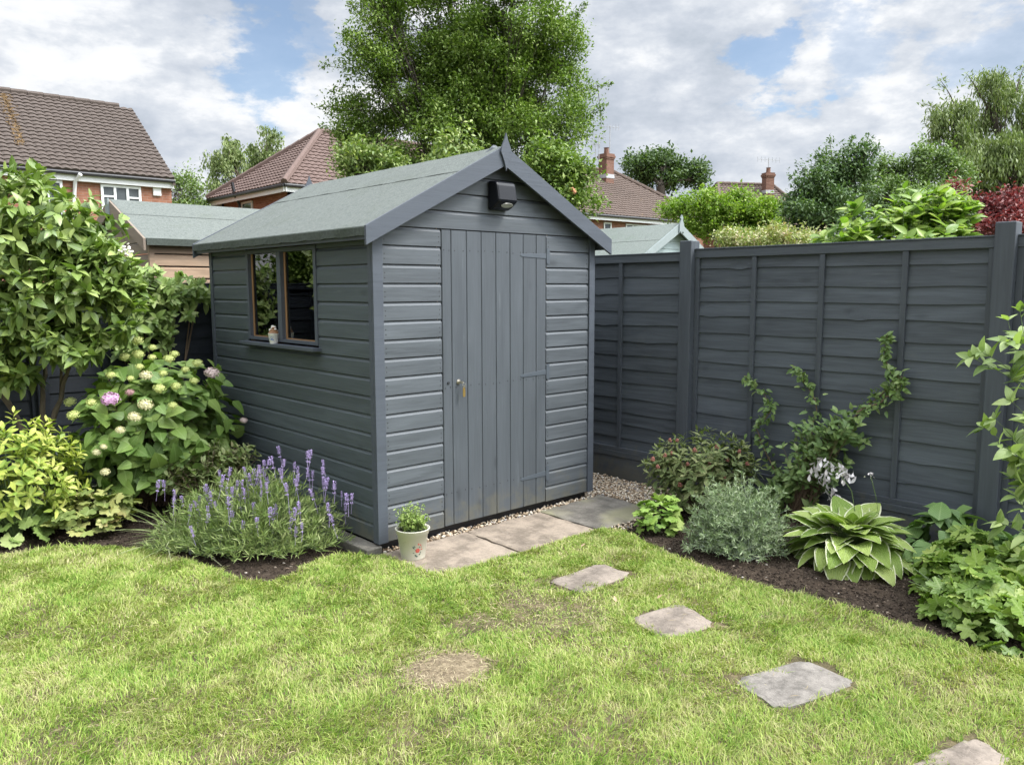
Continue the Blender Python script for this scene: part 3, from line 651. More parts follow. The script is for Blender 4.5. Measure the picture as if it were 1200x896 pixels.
def dead_grass():
    P = []
    for c_, r_, n in ((PATCH[0], .20, 1100), (PATCH[1], .22, 260), (PATCH[2], .34, 420), (PATCH[3], .26, 260), (np.array([-1.6, -.6]), .5, 400), (np.array([-1.9, -1.5]), .5, 400), (np.array([-.3, -.2]), .25, 200), (np.array([-.4, -2.0]), .9, 500), (np.array([.7, -1.9]), .6, 300)):
        a_ = rng.uniform(0, 6.28, n); q = r_*rng.uniform(0, 1.15, n)**.6; P.append(np.column_stack([c_[0]+q*np.cos(a_), c_[1]+q*np.sin(a_)]))
    P = np.vstack(P); P = P[inpoly(P[:, 0], P[:, 1], LAWN)]; n = len(P); P = np.column_stack([P, lawnz(P[:, 0], P[:, 1])+rng.uniform(.004, .022, n)])
    a_ = rng.uniform(0, 6.28, n); D = np.column_stack([np.cos(a_), np.sin(a_), rng.uniform(-.05, .3, n)]); o = MB(); o.inst(leaf_tpl(.055, 'lance', 1, .1, .25), P, D, Z3+rng.normal(size=(n, 3))*.4, rng.uniform(.018, .05, n))
    m, t = newmat('straw'); rnd = N(t, 'ShaderNodeNewGeometry').outputs['Random Per Island']
    finish(t, ramp(t, rnd, [(0, (.13, .10, .06)), (.5, (.30, .24, .14)), (1, (.50, .43, .27))]), .8, None, .2); tag(o.build('dead_grass', m), 'dry straw coloured clippings on the worn spots of the lawn', 'dead grass', kind='stuff')
Z3 = np.array([0, 0, 1.0])
dead_grass()

# ------------------------------------------------------------------ the shed
Wd, Ln, ZB, PITCHB = 1.914, 2.39, .06, .1138
EZ, RZ, OV, OE = 1.978, 2.538, .105, .098     # eave edge and ridge height of the roof surface
shed = thing('garden_shed', (Wd/2, 0, 0), 'dark grey painted timber shed with green felt roof, door and side window', 'shed')
def profile(z0, z1, fr=.013):
    s = min(.019, (z1-z0)*.4); z1 -= .0035; return [(-.004, z0), (fr-.001, z0), (fr, z0+.001), (fr, z1-s), (fr*.45, z1-s*.5), (.003, z1-.001), (-.004, z1)]
def board_front(mb, x0, x1, z0, z1): mb.prism([(x0, -o, z) for o, z in profile(z0, z1)], (x1-x0, 0, 0))
def board_side(mb, y0, y1, z0, z1, X=0, sgn=-1): mb.prism([(X+sgn*o, y0, z) for o, z in profile(z0, z1)], (0, y1-y0, 0))
DX0, DX1, DZ1 = .495, 1.425, 1.995
rows = [(ZB+k*PITCHB, ZB+(k+1)*PITCHB) for k in range(17)]
fw_ = MB()
for z0, z1 in rows:
    board_front(fw_, .052, DX0-.004+rng.uniform(-.002, .001), z0, z1-.0015); board_front(fw_, DX1+.006, Wd-.042, z0, z1-.0015)
k = 17
slope = (RZ-EZ)/(Wd/2+OV)
while True:
    z0 = ZB+k*PITCHB; z1 = z0+PITCHB-.0015
    def xl(z): return max(0.01, -OV+(z+.012-EZ)/slope)
    if xl(z0) > Wd/2-.02: break
    a0, a1 = xl(z0), min(xl(z1), Wd/2-.005)
    P0 = profile(z0, z1)
    V = [(a0+(a1-a0)*(z-z0)/(z1-z0), -o, z) for o, z in P0]+[(Wd-(a0+(a1-a0)*(z-z0)/(z1-z0)), -o, z) for o, z in P0]
    n = len(P0); F = [tuple(range(n)), tuple(range(2*n-1, n-1, -1))]+[(i, i+n, (i+1) % n+n, (i+1) % n) for i in range(n)]
    fw_.raw(V, F); k += 1
fw_.build('front_wall', m_shed, shed)
WY0, WY1, WZ0, WZ1 = .665, 1.725, 1.245, 1.905
sw = MB()
for z0, z1 in rows:
    zt = min(z1-.0015, 2.0)
    if z1 <= WZ0-.02 or z0 >= WZ1: board_side(sw, .04, Ln-.03, z0, zt)
    else:
        a, c = z0, zt
        board_side(sw, .04, WY0-.002, a, c); board_side(sw, WY1+.002, Ln-.03, a, c)
        if z0 < WZ0-.02: sw.box(-.003, .0, WY0-.002, WY1+.002, z0, WZ0-.018)
sw.build('side_wall', m_shed_shaded, shed)
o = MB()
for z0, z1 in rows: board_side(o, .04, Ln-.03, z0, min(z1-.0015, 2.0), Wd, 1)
o.build('side_wall', m_shed_shaded, shed)
o = MB()
for z0, z1 in rows: o.prism([(0.02, Ln+q, z) for q, z in profile(z0, z1-.0015)], (Wd-.04, 0, 0))
o.prism([(0.02, Ln, 1.96), (Wd-.02, Ln, 1.96), (Wd/2, Ln, RZ-.06)], (0, .012, 0)); o.build('rear_wall', m_shed_shaded, shed)
o = MB(); o.prism([(0.0, .004, ZB), (DX0-.02, .004, ZB), (DX0-.02, .004, 2.0), (0, .004, 1.92)], (0, .03, 0)); o.prism([(DX1+.02, .004, ZB), (Wd, .004, ZB), (Wd, .004, 1.92), (DX1+.02, .004, 2.0)], (0, .03, 0))
o.prism([(0.03, .004, 2.0), (Wd-.03, .004, 2.0), (Wd/2, .004, RZ-.05)], (0, .03, 0)); o.box(.0, .03, .034, Ln, ZB, WZ0-.02); o.box(0, .03, .034, WY0, WZ0-.02, 1.92); o.box(0, .03, WY1, Ln, WZ0-.02, 1.92); o.box(Wd-.03, Wd, .034, Ln, ZB, 1.92)
o.box(.03, Wd-.03, .04, Ln-.01, ZB, ZB+.02); o.box(.03, Wd-.03, Ln-.03, Ln-.01, ZB+.02, 2.0)
o.build('inner_lining', m_inside, shed)
o = MB(); o.box(-.0022, -.0006, .03, Ln-.01, ZB, WZ0-.02); o.box(-.0022, -.0006, .03, WY0-.004, WZ0-.02, 1.99); o.box(-.0022, -.0006, WY1+.004, Ln-.01, WZ0-.02, 1.99); o.box(.03, DX0-.03, .0005, .002, ZB, 2.0); o.box(DX1+.03, Wd-.03, .0005, .002, ZB, 2.0); o.prism([(0.03, .0005, 2.001), (Wd-.03, .0005, 2.001), (Wd/2, .0005, RZ-.04)], (0, .0015, 0)); o.build('gap_shade_sheet', m_black, shed)  # black sheet added behind the cladding so board gaps look deep in shade
for x0, x1, y0, y1 in ((-.022, .049, -.024, -.002), (Wd-.040, Wd+.020, -.024, -.002)):
    o = MB(); o.box(x0, x1, y0, y1, ZB-.004, 1.985); o.build('corner_board', m_trim, shed, bevel=.002)
o = MB(); o.box(-.022, -.002, -.001, .036, ZB-.004, 1.985); o.build('corner_board', m_trim, shed, bevel=.002)
o = MB(); o.box(-.022, -.0, Ln-.028, Ln+.02, ZB-.004, 1.985); o.build('corner_board', m_trim, shed, bevel=.002)
# bearers
for y in (.03, .6, 1.2, 1.8, 2.3):
    o = MB(); o.box(.015, Wd-.015, y, y+.06, -.02, ZB-.004); o.build('bearer', m_black, shed)
o = MB(); o.box(.012, .04, .095, Ln-.05, -.02, ZB-.004); o.build('bearer', m_black, shed)
# roof: two sloping decks with felt, lapped
def roofpt(side, u, dz=0): # u=0 ridge .. 1 eave
    x = Wd/2+side*(Wd/2+OV)*u; return x, RZ-(RZ-EZ)*u+dz
Y0, Y1 = -OE+.012, Ln+.10
roof = MB()
for sd in (-1, 1):
    (xr, zr), (xe, ze) = roofpt(sd, 0), roofpt(sd, 1)
    for u0, u1, dz in ((.0, .34, .004), (.31, 1.0, 0)):
        a, b_ = roofpt(sd, u0, dz), roofpt(sd, u1, dz)
        nu, nv = 4, 26; V = []; F = []
        for i in range(nu+1):
            for j in range(nv+1):
                y = Y0+(Y1-Y0)*j/nv; V.append((a[0]+(b_[0]-a[0])*i/nu, y, a[1]+(b_[1]-a[1])*i/nu+(.0015*math.sin(j*1.7+i)+.001*math.sin(j*.6*(i+1)))*(0 < i < nu or u1 < .9)))
        for i in range(nu):
            for j in range(nv): q = i*(nv+1)+j; F.append((q, q+1, q+nv+2, q+nv+1) if sd > 0 else (q, q+nv+1, q+nv+2, q+1))
        roof.raw(V, np.array(F))
        roof.prism([(a[0], Y0, a[1]-.002), (b_[0], Y0, b_[1]-.002), (b_[0], Y0, b_[1]-.007), (a[0], Y0, a[1]-.007)], (0, Y1-Y0, 0))
roof_o = roof.build('roof', m_felt, shed)
deck = MB()
for sd in (-1, 1):
    a, b_ = roofpt(sd, 0, -.009), roofpt(sd, .985, -.009)
    deck.prism([(a[0], Y0+.01, a[1]), (b_[0], Y0+.01, b_[1]), (b_[0], Y0+.01, b_[1]-.014), (a[0], Y0+.01, a[1]-.014)], (0, Y1-Y0-.02, 0))
d_ = deck.build('roof_deck', m_trim, roof_o)
for sd in (-1, 1):
    o = MB(); xe, ze = roofpt(sd, 1.0); nseg = 40
    V = []
    for j in range(nseg+1):
        y = Y0+(Y1-Y0)*j/nseg; w = .002*math.sin(j*1.3)+.0015*math.sin(j*2.9)
        V += [(xe-sd*.004, y, ze+.001), (xe+sd*.006, y, ze-.006), (xe+sd*(.007+w), y, ze-.055+w), (xe-sd*.006, y, ze-.055+w)]
    F = [(4*j+i, 4*j+i+1, 4*j+5+i, 4*j+4+i) if sd < 0 else (4*j+i, 4*j+4+i, 4*j+5+i, 4*j+i+1) for j in range(nseg) for i in range(3)]
    o.raw(V, np.array(F)); o.build('felt_edge', m_felt_edge, roof_o)
    o = MB(); o.box(min(xe-sd*.010, xe-sd*.030), max(xe-sd*.010, xe-sd*.030), Y0+.02, Y1-.01, ze-.075, ze-.014); o.build('eave_board', m_trim, shed)
# bargeboards front and rear
BW = .118
for yb, ys in ((-OE-.008, 1), (Ln+.10, 1)):
    for sd in (-1, 1):
        a, b_ = roofpt(sd, 0, .006), roofpt(sd, 1.008, .006)
        o = MB(); o.prism([(a[0], yb, a[1]), (b_[0], yb, b_[1]), (b_[0], yb, b_[1]-BW+.006), (a[0], yb, a[1]-BW-.012)], (0, .019, 0)); o.build('bargeboard', m_trim, shed, bevel=.0015)
fx_ = Wd/2
for yf in (-OE-.022, Ln+.12):
    o = MB(); o.prism([(fx_, yf, RZ+.085), (fx_+.012, yf, RZ+.045), (fx_+.040, yf, RZ-.012), (fx_+.046, yf, RZ-.04), (fx_+.018, yf, RZ-.10), (fx_+.0, yf, RZ-.160), (fx_-.018, yf, RZ-.10), (fx_-.046, yf, RZ-.04), (fx_-.040, yf, RZ-.012), (fx_-.012, yf, RZ+.045)], (0, .013, 0))
    o.build('finial', m_trim, shed, bevel=.0015)
# door
XP = [aty(px, 450, 0)[0] for px in (517.5, 528.5, 546.3, 563.3, 580.0, 596.3, 611.5, 626.5, 638.5)]
XP[0] = DX0; XP[-1] = DX1
door = MB()
for a, b_ in zip(XP[:-1], XP[1:]):
    x0, x1, c = a+.0012, b_-.0012, .004; y = -.016
    door.prism([(x0, .012, .066), (x0, y+c, .066), (x0+c, y, .066), (x1-c, y, .066), (x1, y+c, .066), (x1, .012, .066)], (0, 0, DZ1-.008-.066))
door_o = door.build('door', m_shed_v, shed)
o = MB(); o.box(DX0-.03, DX1+.03, .006, .03, ZB, 2.0); o.build('door_frame', m_black, shed)
o = MB(); scr = []
for z in (1.86, .98, .28):
    for a, b_ in zip(XP[:-1], XP[1:]):
        for q in (.22, .78): scr.append((a+(b_-a)*q, -.0165, z+rng.uniform(-.004, .004)))
for x, y, z in scr: o.lathe([(0, .0), (.0045, 0)], 7, (0, 0, 0)) if False else o.prism([(x+.0045*math.cos(k), y, z+.0045*math.sin(k)) for k in np.arange(6)], (0, -.0008, 0))
for z0, z1 in rows[1:]:
    for x in (.068, Wd-.062, DX1+.022, DX0-.02):
        for dz in (.03, .06): o.prism([(x+.0042*math.cos(k), -.0127, z0+dz+.0042*math.sin(k)) for k in np.arange(6)], (0, -.0008, 0))
o.build('nail_heads', m_screw, shed)['kind'] = 'stuff'
for zc, tilt in ((1.845, .0), (1.02, .012), (.275, .008)):
    L_ = .24; o = MB(); y = -.0165
    o.prism([(DX1-.004, y, zc+.018), (DX1-.004, y, zc-.018), (DX1-L_, y, zc-.010-tilt), (DX1-L_-.012, y, zc-tilt), (DX1-L_, y, zc+.010-tilt)], (0, -.003, 0))
    h = o.build('hinge', m_steel, door_o, bevel=.0008)
    o = MB(); o.prism([(DX1+.010, -.0148, zc-.055), (DX1+.034, -.0148, zc-.055), (DX1+.034, -.0148, zc+.055), (DX1+.010, -.0148, zc+.055)], (0, -.003, 0)); o.tube([(DX1+.003, -.018, zc-.05), (DX1+.003, -.018, zc+.05)], .0055, 8)
    o.build('hinge_plate', m_steel, shed)
LKX = aty(535.5, 448, 0)[0]; LKZ = aty(535.5, 447, 0)[2]
o = MB()
def disc_y(mb, x, z, r, y0, y1, n=16): mb.prism([(x+r*math.cos(k*2*math.pi/n), y0, z+r*math.sin(k*2*math.pi/n)) for k in range(n)], (0, y1-y0, 0))
disc_y(o, LKX, LKZ, .017, -.016, -.021); disc_y(o, LKX, LKZ, .011, -.021, -.030)
o.build('lock', m_lockmetal, door_o, bevel=.001)
o = MB(); xb = aty(523.5, 447, 0)[0]; disc_y(o, xb, LKZ, .009, -.016, -.022); o.build('bolt_head', m_screw, door_o, bevel=.001)
kk = thing('bunch_of_keys', (LKX, -.03, LKZ-.05), 'small key with brass tag hanging from the shed door lock', 'keys')
o = MB(); o.box(LKX-.0015, LKX+.0015, -.060, -.028, LKZ-.006, LKZ+.006); o.lathe([(.0, 0)], 3, (0, 0, 0)) if False else None; disc_y(o, LKX+.004, LKZ-.002, .010, -.052, -.055)
an = np.linspace(0, 2*math.pi, 17); o.tube([(LKX+.016+.012*math.cos(a), -.054, LKZ-.018+.014*math.sin(a)) for a in an], .0013, 5, cap=False); o.build('key', m_lockmetal, kk)
o = MB(); o.prism([(LKX+.016+dx, -.051, LKZ+dz) for dx, dz in ((-.007, -.036), (-.009, -.041), (-.009, -.092), (-.006, -.097), (.006, -.097), (.009, -.092), (.009, -.041), (.007, -.036))], (0, -.005, 0)); o.build('tag', m_brass, kk, bevel=.001)
disc = MB(); disc_y(disc, LKX+.018, LKZ-.028, .008, -.05, -.058); disc.build('ring', m_lockmetal, kk)

# side window
win = thing('window', (0, (WY0+WY1)/2, (WZ0+WZ1)/2), None, None); win.parent = shed; win.location = Vector((0-Wd/2, (WY0+WY1)/2, (WZ0+WZ1)/2))
WYM = atx(330, 340, 0)[1]
o = MB(); T = .035
o.box(-.020, .028, WY0, WY0+T, WZ0, WZ1); o.box(-.020, .028, WY1-T, WY1, WZ0, WZ1); o.box(-.019, .028, WY0+T, WY1-T, WZ1-.03, WZ1); o.box(-.019, .028, WY0+T, WY1-T, WZ0, WZ0+.022); o.box(-.021, .030, WYM-.028, WYM+.028, WZ0+.022, WZ1-.03)
o.build('frame', m_trim, win, bevel=.0015)
for a, b_ in ((WY0+T, WYM-.028), (WYM+.028, WY1-T)):
    o = MB(); o.box(.008, .022, b_-.022, b_, WZ0+.022, WZ1-.03); o.box(.008, .022, a, b_-.022, WZ0+.022, WZ0+.030); o.build('bead', m_bead, win)
    o = MB(); o.box(.012, .015, a+.001, b_-.001, WZ0+.023, WZ1-.031); o.build('pane', m_glass, win)
o = MB(); o.box(-.078, -.002, WY0-.035, WY1+.04, 1.209, 1.232); o.build('sill', m_trim, win, bevel=.002)

# light on the gable
lx, lz = .965, 2.225
wl = thing('wall_light', (lx, -.015, lz), 'black plastic security light under the apex of the shed gable', 'wall light')
o = MB()
w2 = .085
P0 = [(-.014, lz+.095), (-.080, lz+.092), (-.104, lz+.080), (-.112, lz+.060), (-.128, lz-.030), (-.124, lz-.044), (-.075, lz-.078), (-.050, lz-.088), (-.014, lz-.095)]
o.prism([(lx-w2, y, z) for y, z in P0], (2*w2, 0, 0)); o.build('housing', m_lamp, wl, bevel=.014)
o = MB(); lc = np.array([lx+.012, -.0985, lz-.0625]); la = np.array([0, -.049, -.034])/.0596; lb = np.array([0, .049, -.034])/.0596
V = [lc+np.array([1, 0, 0])*.050*math.cos(q)-lb*.024*math.sin(q)+la*.001 for q in np.linspace(0, 2*math.pi, 20, endpoint=False)]; o.prism(V, la*.005); o.build('lens', m_lens, wl, bevel=.003)

# ornament on the sill
pc = atx(321, 401, -.045); ox, oy, oz = -.045, pc[1], 1.232
orn = thing('ice_cream_tub_ornament', (ox, oy, oz), 'small white tub with whipped cream swirl standing on the shed window sill', 'ornament')
m_cup = plain('white_ceramic', (.75, .74, .70), .3, .05, 20); m_choc = plain('brown_glaze', (.28, .15, .07), .4, .3, 40); m_cream = plain('white_glaze', (.8, .77, .70), .4, .05, 20); m_blue = plain('blue_print', (.08, .16, .40), .4, .2, 30)
o = MB(); o.lathe([(0, 0), (.027, 0), (.028, .003), (.038, .070), (.040, .072), (.037, .074), (.033, .066), (0, .066)], 24, (ox, oy, oz)); o.build('tub', m_cup, orn, smooth=True)
o = MB(); prev = None
for k in range(3):
    r_ = .033-.010*k; o.tube([(ox+r_*.75*math.cos(a), oy+r_*.75*math.sin(a), oz+.074+.017*k+.004*a/6.28) for a in np.linspace(0, 6.28, 16)], .0125-.002*k, 7)
o.build('chocolate', m_choc, orn, smooth=True)
o = MB()
for q in range(7): a = q*2.4; r_ = .026-.0035*q; pebbles(o, np.array([[ox+r_*math.cos(a), oy+r_*math.sin(a), oz+.092+.005*q]]), np.array([.011]), .8)
o.build('cream', m_cream, orn, smooth=True)
o = MB()
for dy, dz, r_ in ((0, .034, .006), (.009, .03, .004), (-.009, .031, .004), (.004, .046, .003), (-.006, .047, .003), (0, .052, .002), (.012, .048, .0025), (-.013, .046, .0025), (-.018, .034, .003)):
    a = math.atan2(-.66, -.75)+dy/.034; rad = .0285+.0098*dz/.07+.0003+.0008
    c0 = np.array([ox+rad*math.cos(a), oy+rad*math.sin(a), oz+dz]); o.prism([c0+r_*np.array([-math.sin(a)*math.cos(q), math.cos(a)*math.cos(q), math.sin(q)]) for q in np.arange(0, 6.28, .9)], (.0008*math.cos(a), .0008*math.sin(a), 0))
o.build('printed_motif', m_blue, orn)

# plant pot
pp = atz(484, 652.5, .004); pot = thing('plant_pot', (pp[0], pp[1], .004), 'cream pot with red flower motif on the paving beside the shed corner', 'plant pot')
m_pot, t = newmat('cream_painted_tin'); tc = N(t, 'ShaderNodeTexCoord').outputs['Object']
c = mixc(t, math_(t, 'MULTIPLY', smooth(t, noise(t, tc, 22, 6, .7), .58, .68), .35), (.62, .60, .50), (.35, .28, .18)); finish(t, c, .45, bump(t, noise(t, tc, 30, 3), .1, .003))
o = MB(); HP = .185
o.lathe([(0, .002), (.066, .002), (.070, .0), (.073, .006), (.092, .150), (.097, .152), (.101, .178), (.106, .182), (.105, HP), (.100, HP), (.094, .165), (0, .162)], 40, (pp[0], pp[1], .004)); po = o.build('pot', m_pot, pot, smooth=True)
o = MB(); q = rng.uniform(size=(900, 2)); P = np.column_stack([pp[0]+.092*q[:, 0]**.5*np.cos(q[:, 1]*6.28), pp[1]+.092*q[:, 0]**.5*np.sin(q[:, 1]*6.28), np.full(900, .171)+rng.uniform(0, .004, 900)]); pebbles(o, P, rng.uniform(.002, .006, 900)); o.build('compost', m_crumb, pot)
m_red = plain('red_print', (.45, .08, .06), .4, .2, 40); m_grn = plain('dark_green_print', (.05, .10, .08), .4, .2, 40)
fa = math.atan2(*( (CAM-np.array([*pp[:2], 0]))[[1, 0]])) 
def decal(mb, du, z, r_, sq=1.0, rot=0):
    a = fa+du/.085; rad = .0735+(z-.006)/.144*.019; c0 = np.array([pp[0]+(rad+.0002)*math.cos(a), pp[1]+(rad+.0002)*math.sin(a), z+.004]); tx = np.array([-math.sin(a), math.cos(a), 0]); tz = np.array([math.cos(a)*.13, math.sin(a)*.13, 1])
    mb.prism([c0+r_*(tx*(math.cos(q)*math.cos(rot)-sq*math.sin(q)*math.sin(rot))+tz*(math.cos(q)*math.sin(rot)+sq*math.sin(q)*math.cos(rot))) for q in np.arange(0, 6.28, .7)], (.0012*math.cos(a), .0012*math.sin(a), 0))
o = MB()
for k in range(6): decal(o, .030+.008*math.cos(k*1.05), .065+.008*math.sin(k*1.05), .0065)
decal(o, .035, .104, .005); decal(o, .048, .098, .004); decal(o, .056, .070, .004); decal(o, .054, .085, .003)
o.build('flower_motif', m_red, pot)
o = MB()
for du, z, r_, rot in ((.004, .085, .009, -.9), (.010, .092, .006, -.6), (.004, .052, .005, 0), (.018, .034, .009, -.8), (.026, .028, .006, .4), (.044, .04, .006, .5), (.05, .05, .005, 2), (.042, .085, .005, .8), (.016, .07, .004, .3)): decal(o, du, z, r_, .45, rot)
o.build('leaf_motif', m_grn, pot)

# ------------------------------------------------------------------ fences
def fence_panel(label, org, s_dir, out, length, z0, z1, battens, matb, matv, matr, pitch=.122, seed=1, group=None, rail=.062):
    r = np.random.default_rng(seed); org = np.array(org, float); sdir = np.array(s_dir, float); out = np.array(out, float)
    P = lambda s_, o_, z_: org+sdir*s_+out*o_+np.array([0, 0, z_])
    root = thing('lap_fence', P(length/2, 0, z0), label, 'fence', group)
    def slatbox(mb, s0, s1, o0, o1, a, b_): mb.prism([P(s0, o0, a), P(s0, o1, a), P(s0, o1, b_), P(s0, o0, b_)], sdir*(s1-s0))
    bd = MB(); z = z0+.012; ns = max(8, int(length/.045))
    while z < z1-rail-.01:
        h = pitch*r.uniform(.85, 1.16); zt = min(z+h+.03, z1-.03)
        ss = np.linspace(.03, length-.03, ns); wob = np.zeros(ns)
        for _ in range(4): wob += r.uniform(.0008, .003)*np.sin(ss*r.uniform(1.5, 9)+r.uniform(0, 6))
        for _ in range(r.integers(0, 3)): c = r.uniform(0, length); wob -= r.uniform(.004, .012)*np.exp(-((ss-c)/.05)**2)
        V = []
        for s_, w in zip(ss, wob):
            V += [P(s_, .024, z+w), P(s_, .012, zt), P(s_, .004, zt), P(s_, .014, z+w)]
        F = [(4*i+j, 4*i+(j+1) % 4, 4*i+4+(j+1) % 4, 4*i+4+j) for i in range(ns-1) for j in range(4)]
        nn = np.cross(sdir, [0, 0, 1.0]) @ out
        if nn < 0: F = [f[::-1] for f in F]
        bd.raw(V, np.array(F)); z += h
    bd.build('boards', matb, root)
    o = MB(); slatbox(o, 0, length, .003, .046, z1-rail, z1); o.build('top_rail', matr, root, bevel=.003)
    o = MB(); slatbox(o, -.004, length+.004, -.02, .052, z1, z1+.010); o.build('capping', matr, root, bevel=.002)
    o = MB(); slatbox(o, 0, length, .003, .044, z0, z0+.035); o.build('bottom_rail', matr, root, bevel=.003)
    for s_ in [.02]+list(battens)+[length-.02]:
        o = MB(); slatbox(o, s_-.018, s_+.018, .020, .042, z0+.036, z1-rail-.001); o.build('batten', matv, root, bevel=.002)
    return root
FXW = 2.612
def fpost(y, label, z=1.975):
    o = MB(); o.box(2.515, 2.625, y-.055, y+.052, -.06, z); o.prism([(2.515, y-.055, z), (2.625, y-.055, z), (2.615, y-.045, z+.012), (2.525, y-.045, z+.012)], (0, .107, 0)) if False else None
    b_ = o.build('fence_post', m_fence_v, loc=(2.57, y, 0), bevel=.006); tag(b_, label, 'fence post', 'posts of the dark grey side fence')
GRP = 'panels of the dark grey side fence'
fence_panel('slate grey lap panel half hidden by the shed, left of the taller post', (FXW, -.366, 0), (0, 1, 0), (-1, 0, 0), 1.98, .235, 1.885, [.63, 1.15, 1.62], m_fence, m_fence_v, m_rail, seed=3, group=GRP)
fence_panel('wide slate grey lap panel with the white flowered climber growing up it', (FXW, -2.532, 0), (0, 1, 0), (-1, 0, 0), 2.058, .235, 1.905, [.505, 1.045, 1.555], m_fence, m_fence_v, m_rail, seed=4, group=GRP)
fence_panel('slate grey lap panel cut off by the right photo edge', (FXW, -4.70, 0), (0, 1, 0), (-1, 0, 0), 2.062, .235, 1.905, [.5, 1.03, 1.555], m_fence, m_fence_v, m_rail, seed=5, group=GRP)
fpost(-.42, 'grey timber post between shed and climber, rising above the panels'); fpost(-2.585, 'thick pitted grey post beside the shrub at the right photo edge', 1.985)
fence_panel('lap panel in the hidden corner behind the shed', (FXW, 1.72, 0), (0, 1, 0), (-1, 0, 0), 1.15, .235, 1.885, [.5], m_fence, m_fence_v, m_rail, seed=6, group=GRP)
fpost(1.667, 'grey post in the gap behind the shed')
for y0, y1, lb in ((-.366, 1.612, 'grey gravel board under the panel beside the shed'), (-2.532, -.474, 'grey gravel board at the foot of the climber panel'), (-4.70, -2.638, 'grey gravel board at the right photo edge')):
    o = MB(); o.box(2.572, 2.60, y0, y1, -.05, .186); o.box(2.566, 2.60, y0, y1, .187, .234); o = o.build('gravel_board', m_rail, loc=(2.585, (y0+y1)/2, 0), bevel=.003); tag(o, lb, 'gravel board', 'gravel boards of the side fence')
BY = 2.95
G2 = 'panels of the near black rear fence'
bz = aty(215, 333, BY)[2]
for i, (x0, w, lb) in enumerate(((.72, 1.83, 'near black panel hidden behind the shed'), (-1.16, 1.83, 'near black lap panel behind the hydrangea'), (-3.04, 1.83, 'near black lap panel behind the multi-stemmed shrub'), (-4.92, 1.83, 'near black panel beyond the left photo edge'))):
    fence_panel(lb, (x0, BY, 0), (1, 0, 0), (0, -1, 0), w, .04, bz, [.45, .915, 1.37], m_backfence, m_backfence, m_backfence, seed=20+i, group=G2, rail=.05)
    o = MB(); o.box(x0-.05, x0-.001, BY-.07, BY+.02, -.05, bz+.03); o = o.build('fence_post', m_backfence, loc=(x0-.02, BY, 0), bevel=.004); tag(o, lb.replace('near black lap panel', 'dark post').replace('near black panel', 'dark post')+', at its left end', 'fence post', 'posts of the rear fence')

# ------------------------------------------------------------------ neighbouring sheds and houses
def tiled(mb, A, B, C, D, course=.23, wave=.23, amp=.036, step=.042):
    A, B, C, D = [np.array(q, float) for q in (A, B, C, D)]
    e = nrm(B-A); up = (D-A)-((D-A)@e)*e; Lv = np.linalg.norm(up); nz = nrm(np.cross(e, up)); nz = nz if nz[2] > 0 else -nz
    nc = max(1, int(round(Lv/course)))
    for i in range(nc):
        v0, v1 = i/nc, (i+1)/nc
        L0, R0, L1, R1 = A+(D-A)*v0, B+(C-B)*v0, A+(D-A)*v1, B+(C-B)*v1
        s0, s1 = (L0-A)@e, (R0-A)@e; t0, t1 = (L1-A)@e, (R1-A)@e
        n = max(2, int((s1-s0)/(wave/4))); k = np.arange(math.ceil(s0/(wave/4)), math.floor(s1/(wave/4))+1)*(wave/4); ss = np.concatenate([[s0], k, [s1]])
        tt = np.clip(ss, t0, t1); w = amp*np.abs(np.sin(ss/wave*math.pi))
        dd = lambda v: A+(up*v)
        b0 = dd(v0)+ss[:, None]*e; b1 = dd(v1)+tt[:, None]*e
        jit = rng.normal(size=len(ss))*.003
        V = np.vstack([b0-nz*.01, b0+nz*(step+w+jit)[:, None], b1+nz*(.008+w)[:, None]]); m_ = len(ss); q = np.arange(m_-1)
        F = np.vstack([np.stack([q, q+1, q+m_+1, q+m_], -1), np.stack([q+m_, q+m_+1, q+2*m_+1, q+2*m_], -1)])
        mb.raw(V, F)
    return mb
def wquad(mb, pts, th, nrm_out): mb.prism([np.array(p, float) for p in pts], -np.array(nrm_out, float)*th); return mb
def house_window(root, c, e, out, w, h, panes=2, name='window'):
    """white framed window on a wall: c centre, e along the wall, out the outward normal"""
    c = np.array(c, float); Z = np.array([0, 0, 1.0]); f = MB(); t_ = .07
    def bx(mb, a0, a1, z0, z1, o0, o1): mb.prism([c+e*a0+Z*z0+out*o0, c+e*a1+Z*z0+out*o0, c+e*a1+Z*z1+out*o0, c+e*a0+Z*z1+out*o0], out*(o1-o0))
    bx(f, -w/2, w/2, h/2-t_, h/2, .0, .05); bx(f, -w/2, w/2, -h/2, -h/2+t_, .0, .05)
    for k in range(panes+1): x = -w/2+(w-t_)*k/panes; bx(f, x, x+t_, -h/2+t_, h/2-t_, .0, .048)
    for k in range(panes):
        if k % 2 == 0: x = -w/2+(w-t_)*k/panes; bx(f, x+t_, x+(w-t_)/panes, h*.18, h*.18+.05, .0, .046)
    o = f.build(name, m_upvc, root)
    p = MB(); bx(p, -w/2+.01, w/2-.01, -h/2+.01, h/2-.01, .0, .012); p.build('pane', m_darkpane, o)
    s_ = MB(); bx(s_, -w/2-.05, w/2+.05, -h/2-.05, -h/2-.002, .0, .09); s_.build('sill', m_upvc, o)
X_, Y_, Z_ = np.eye(3)

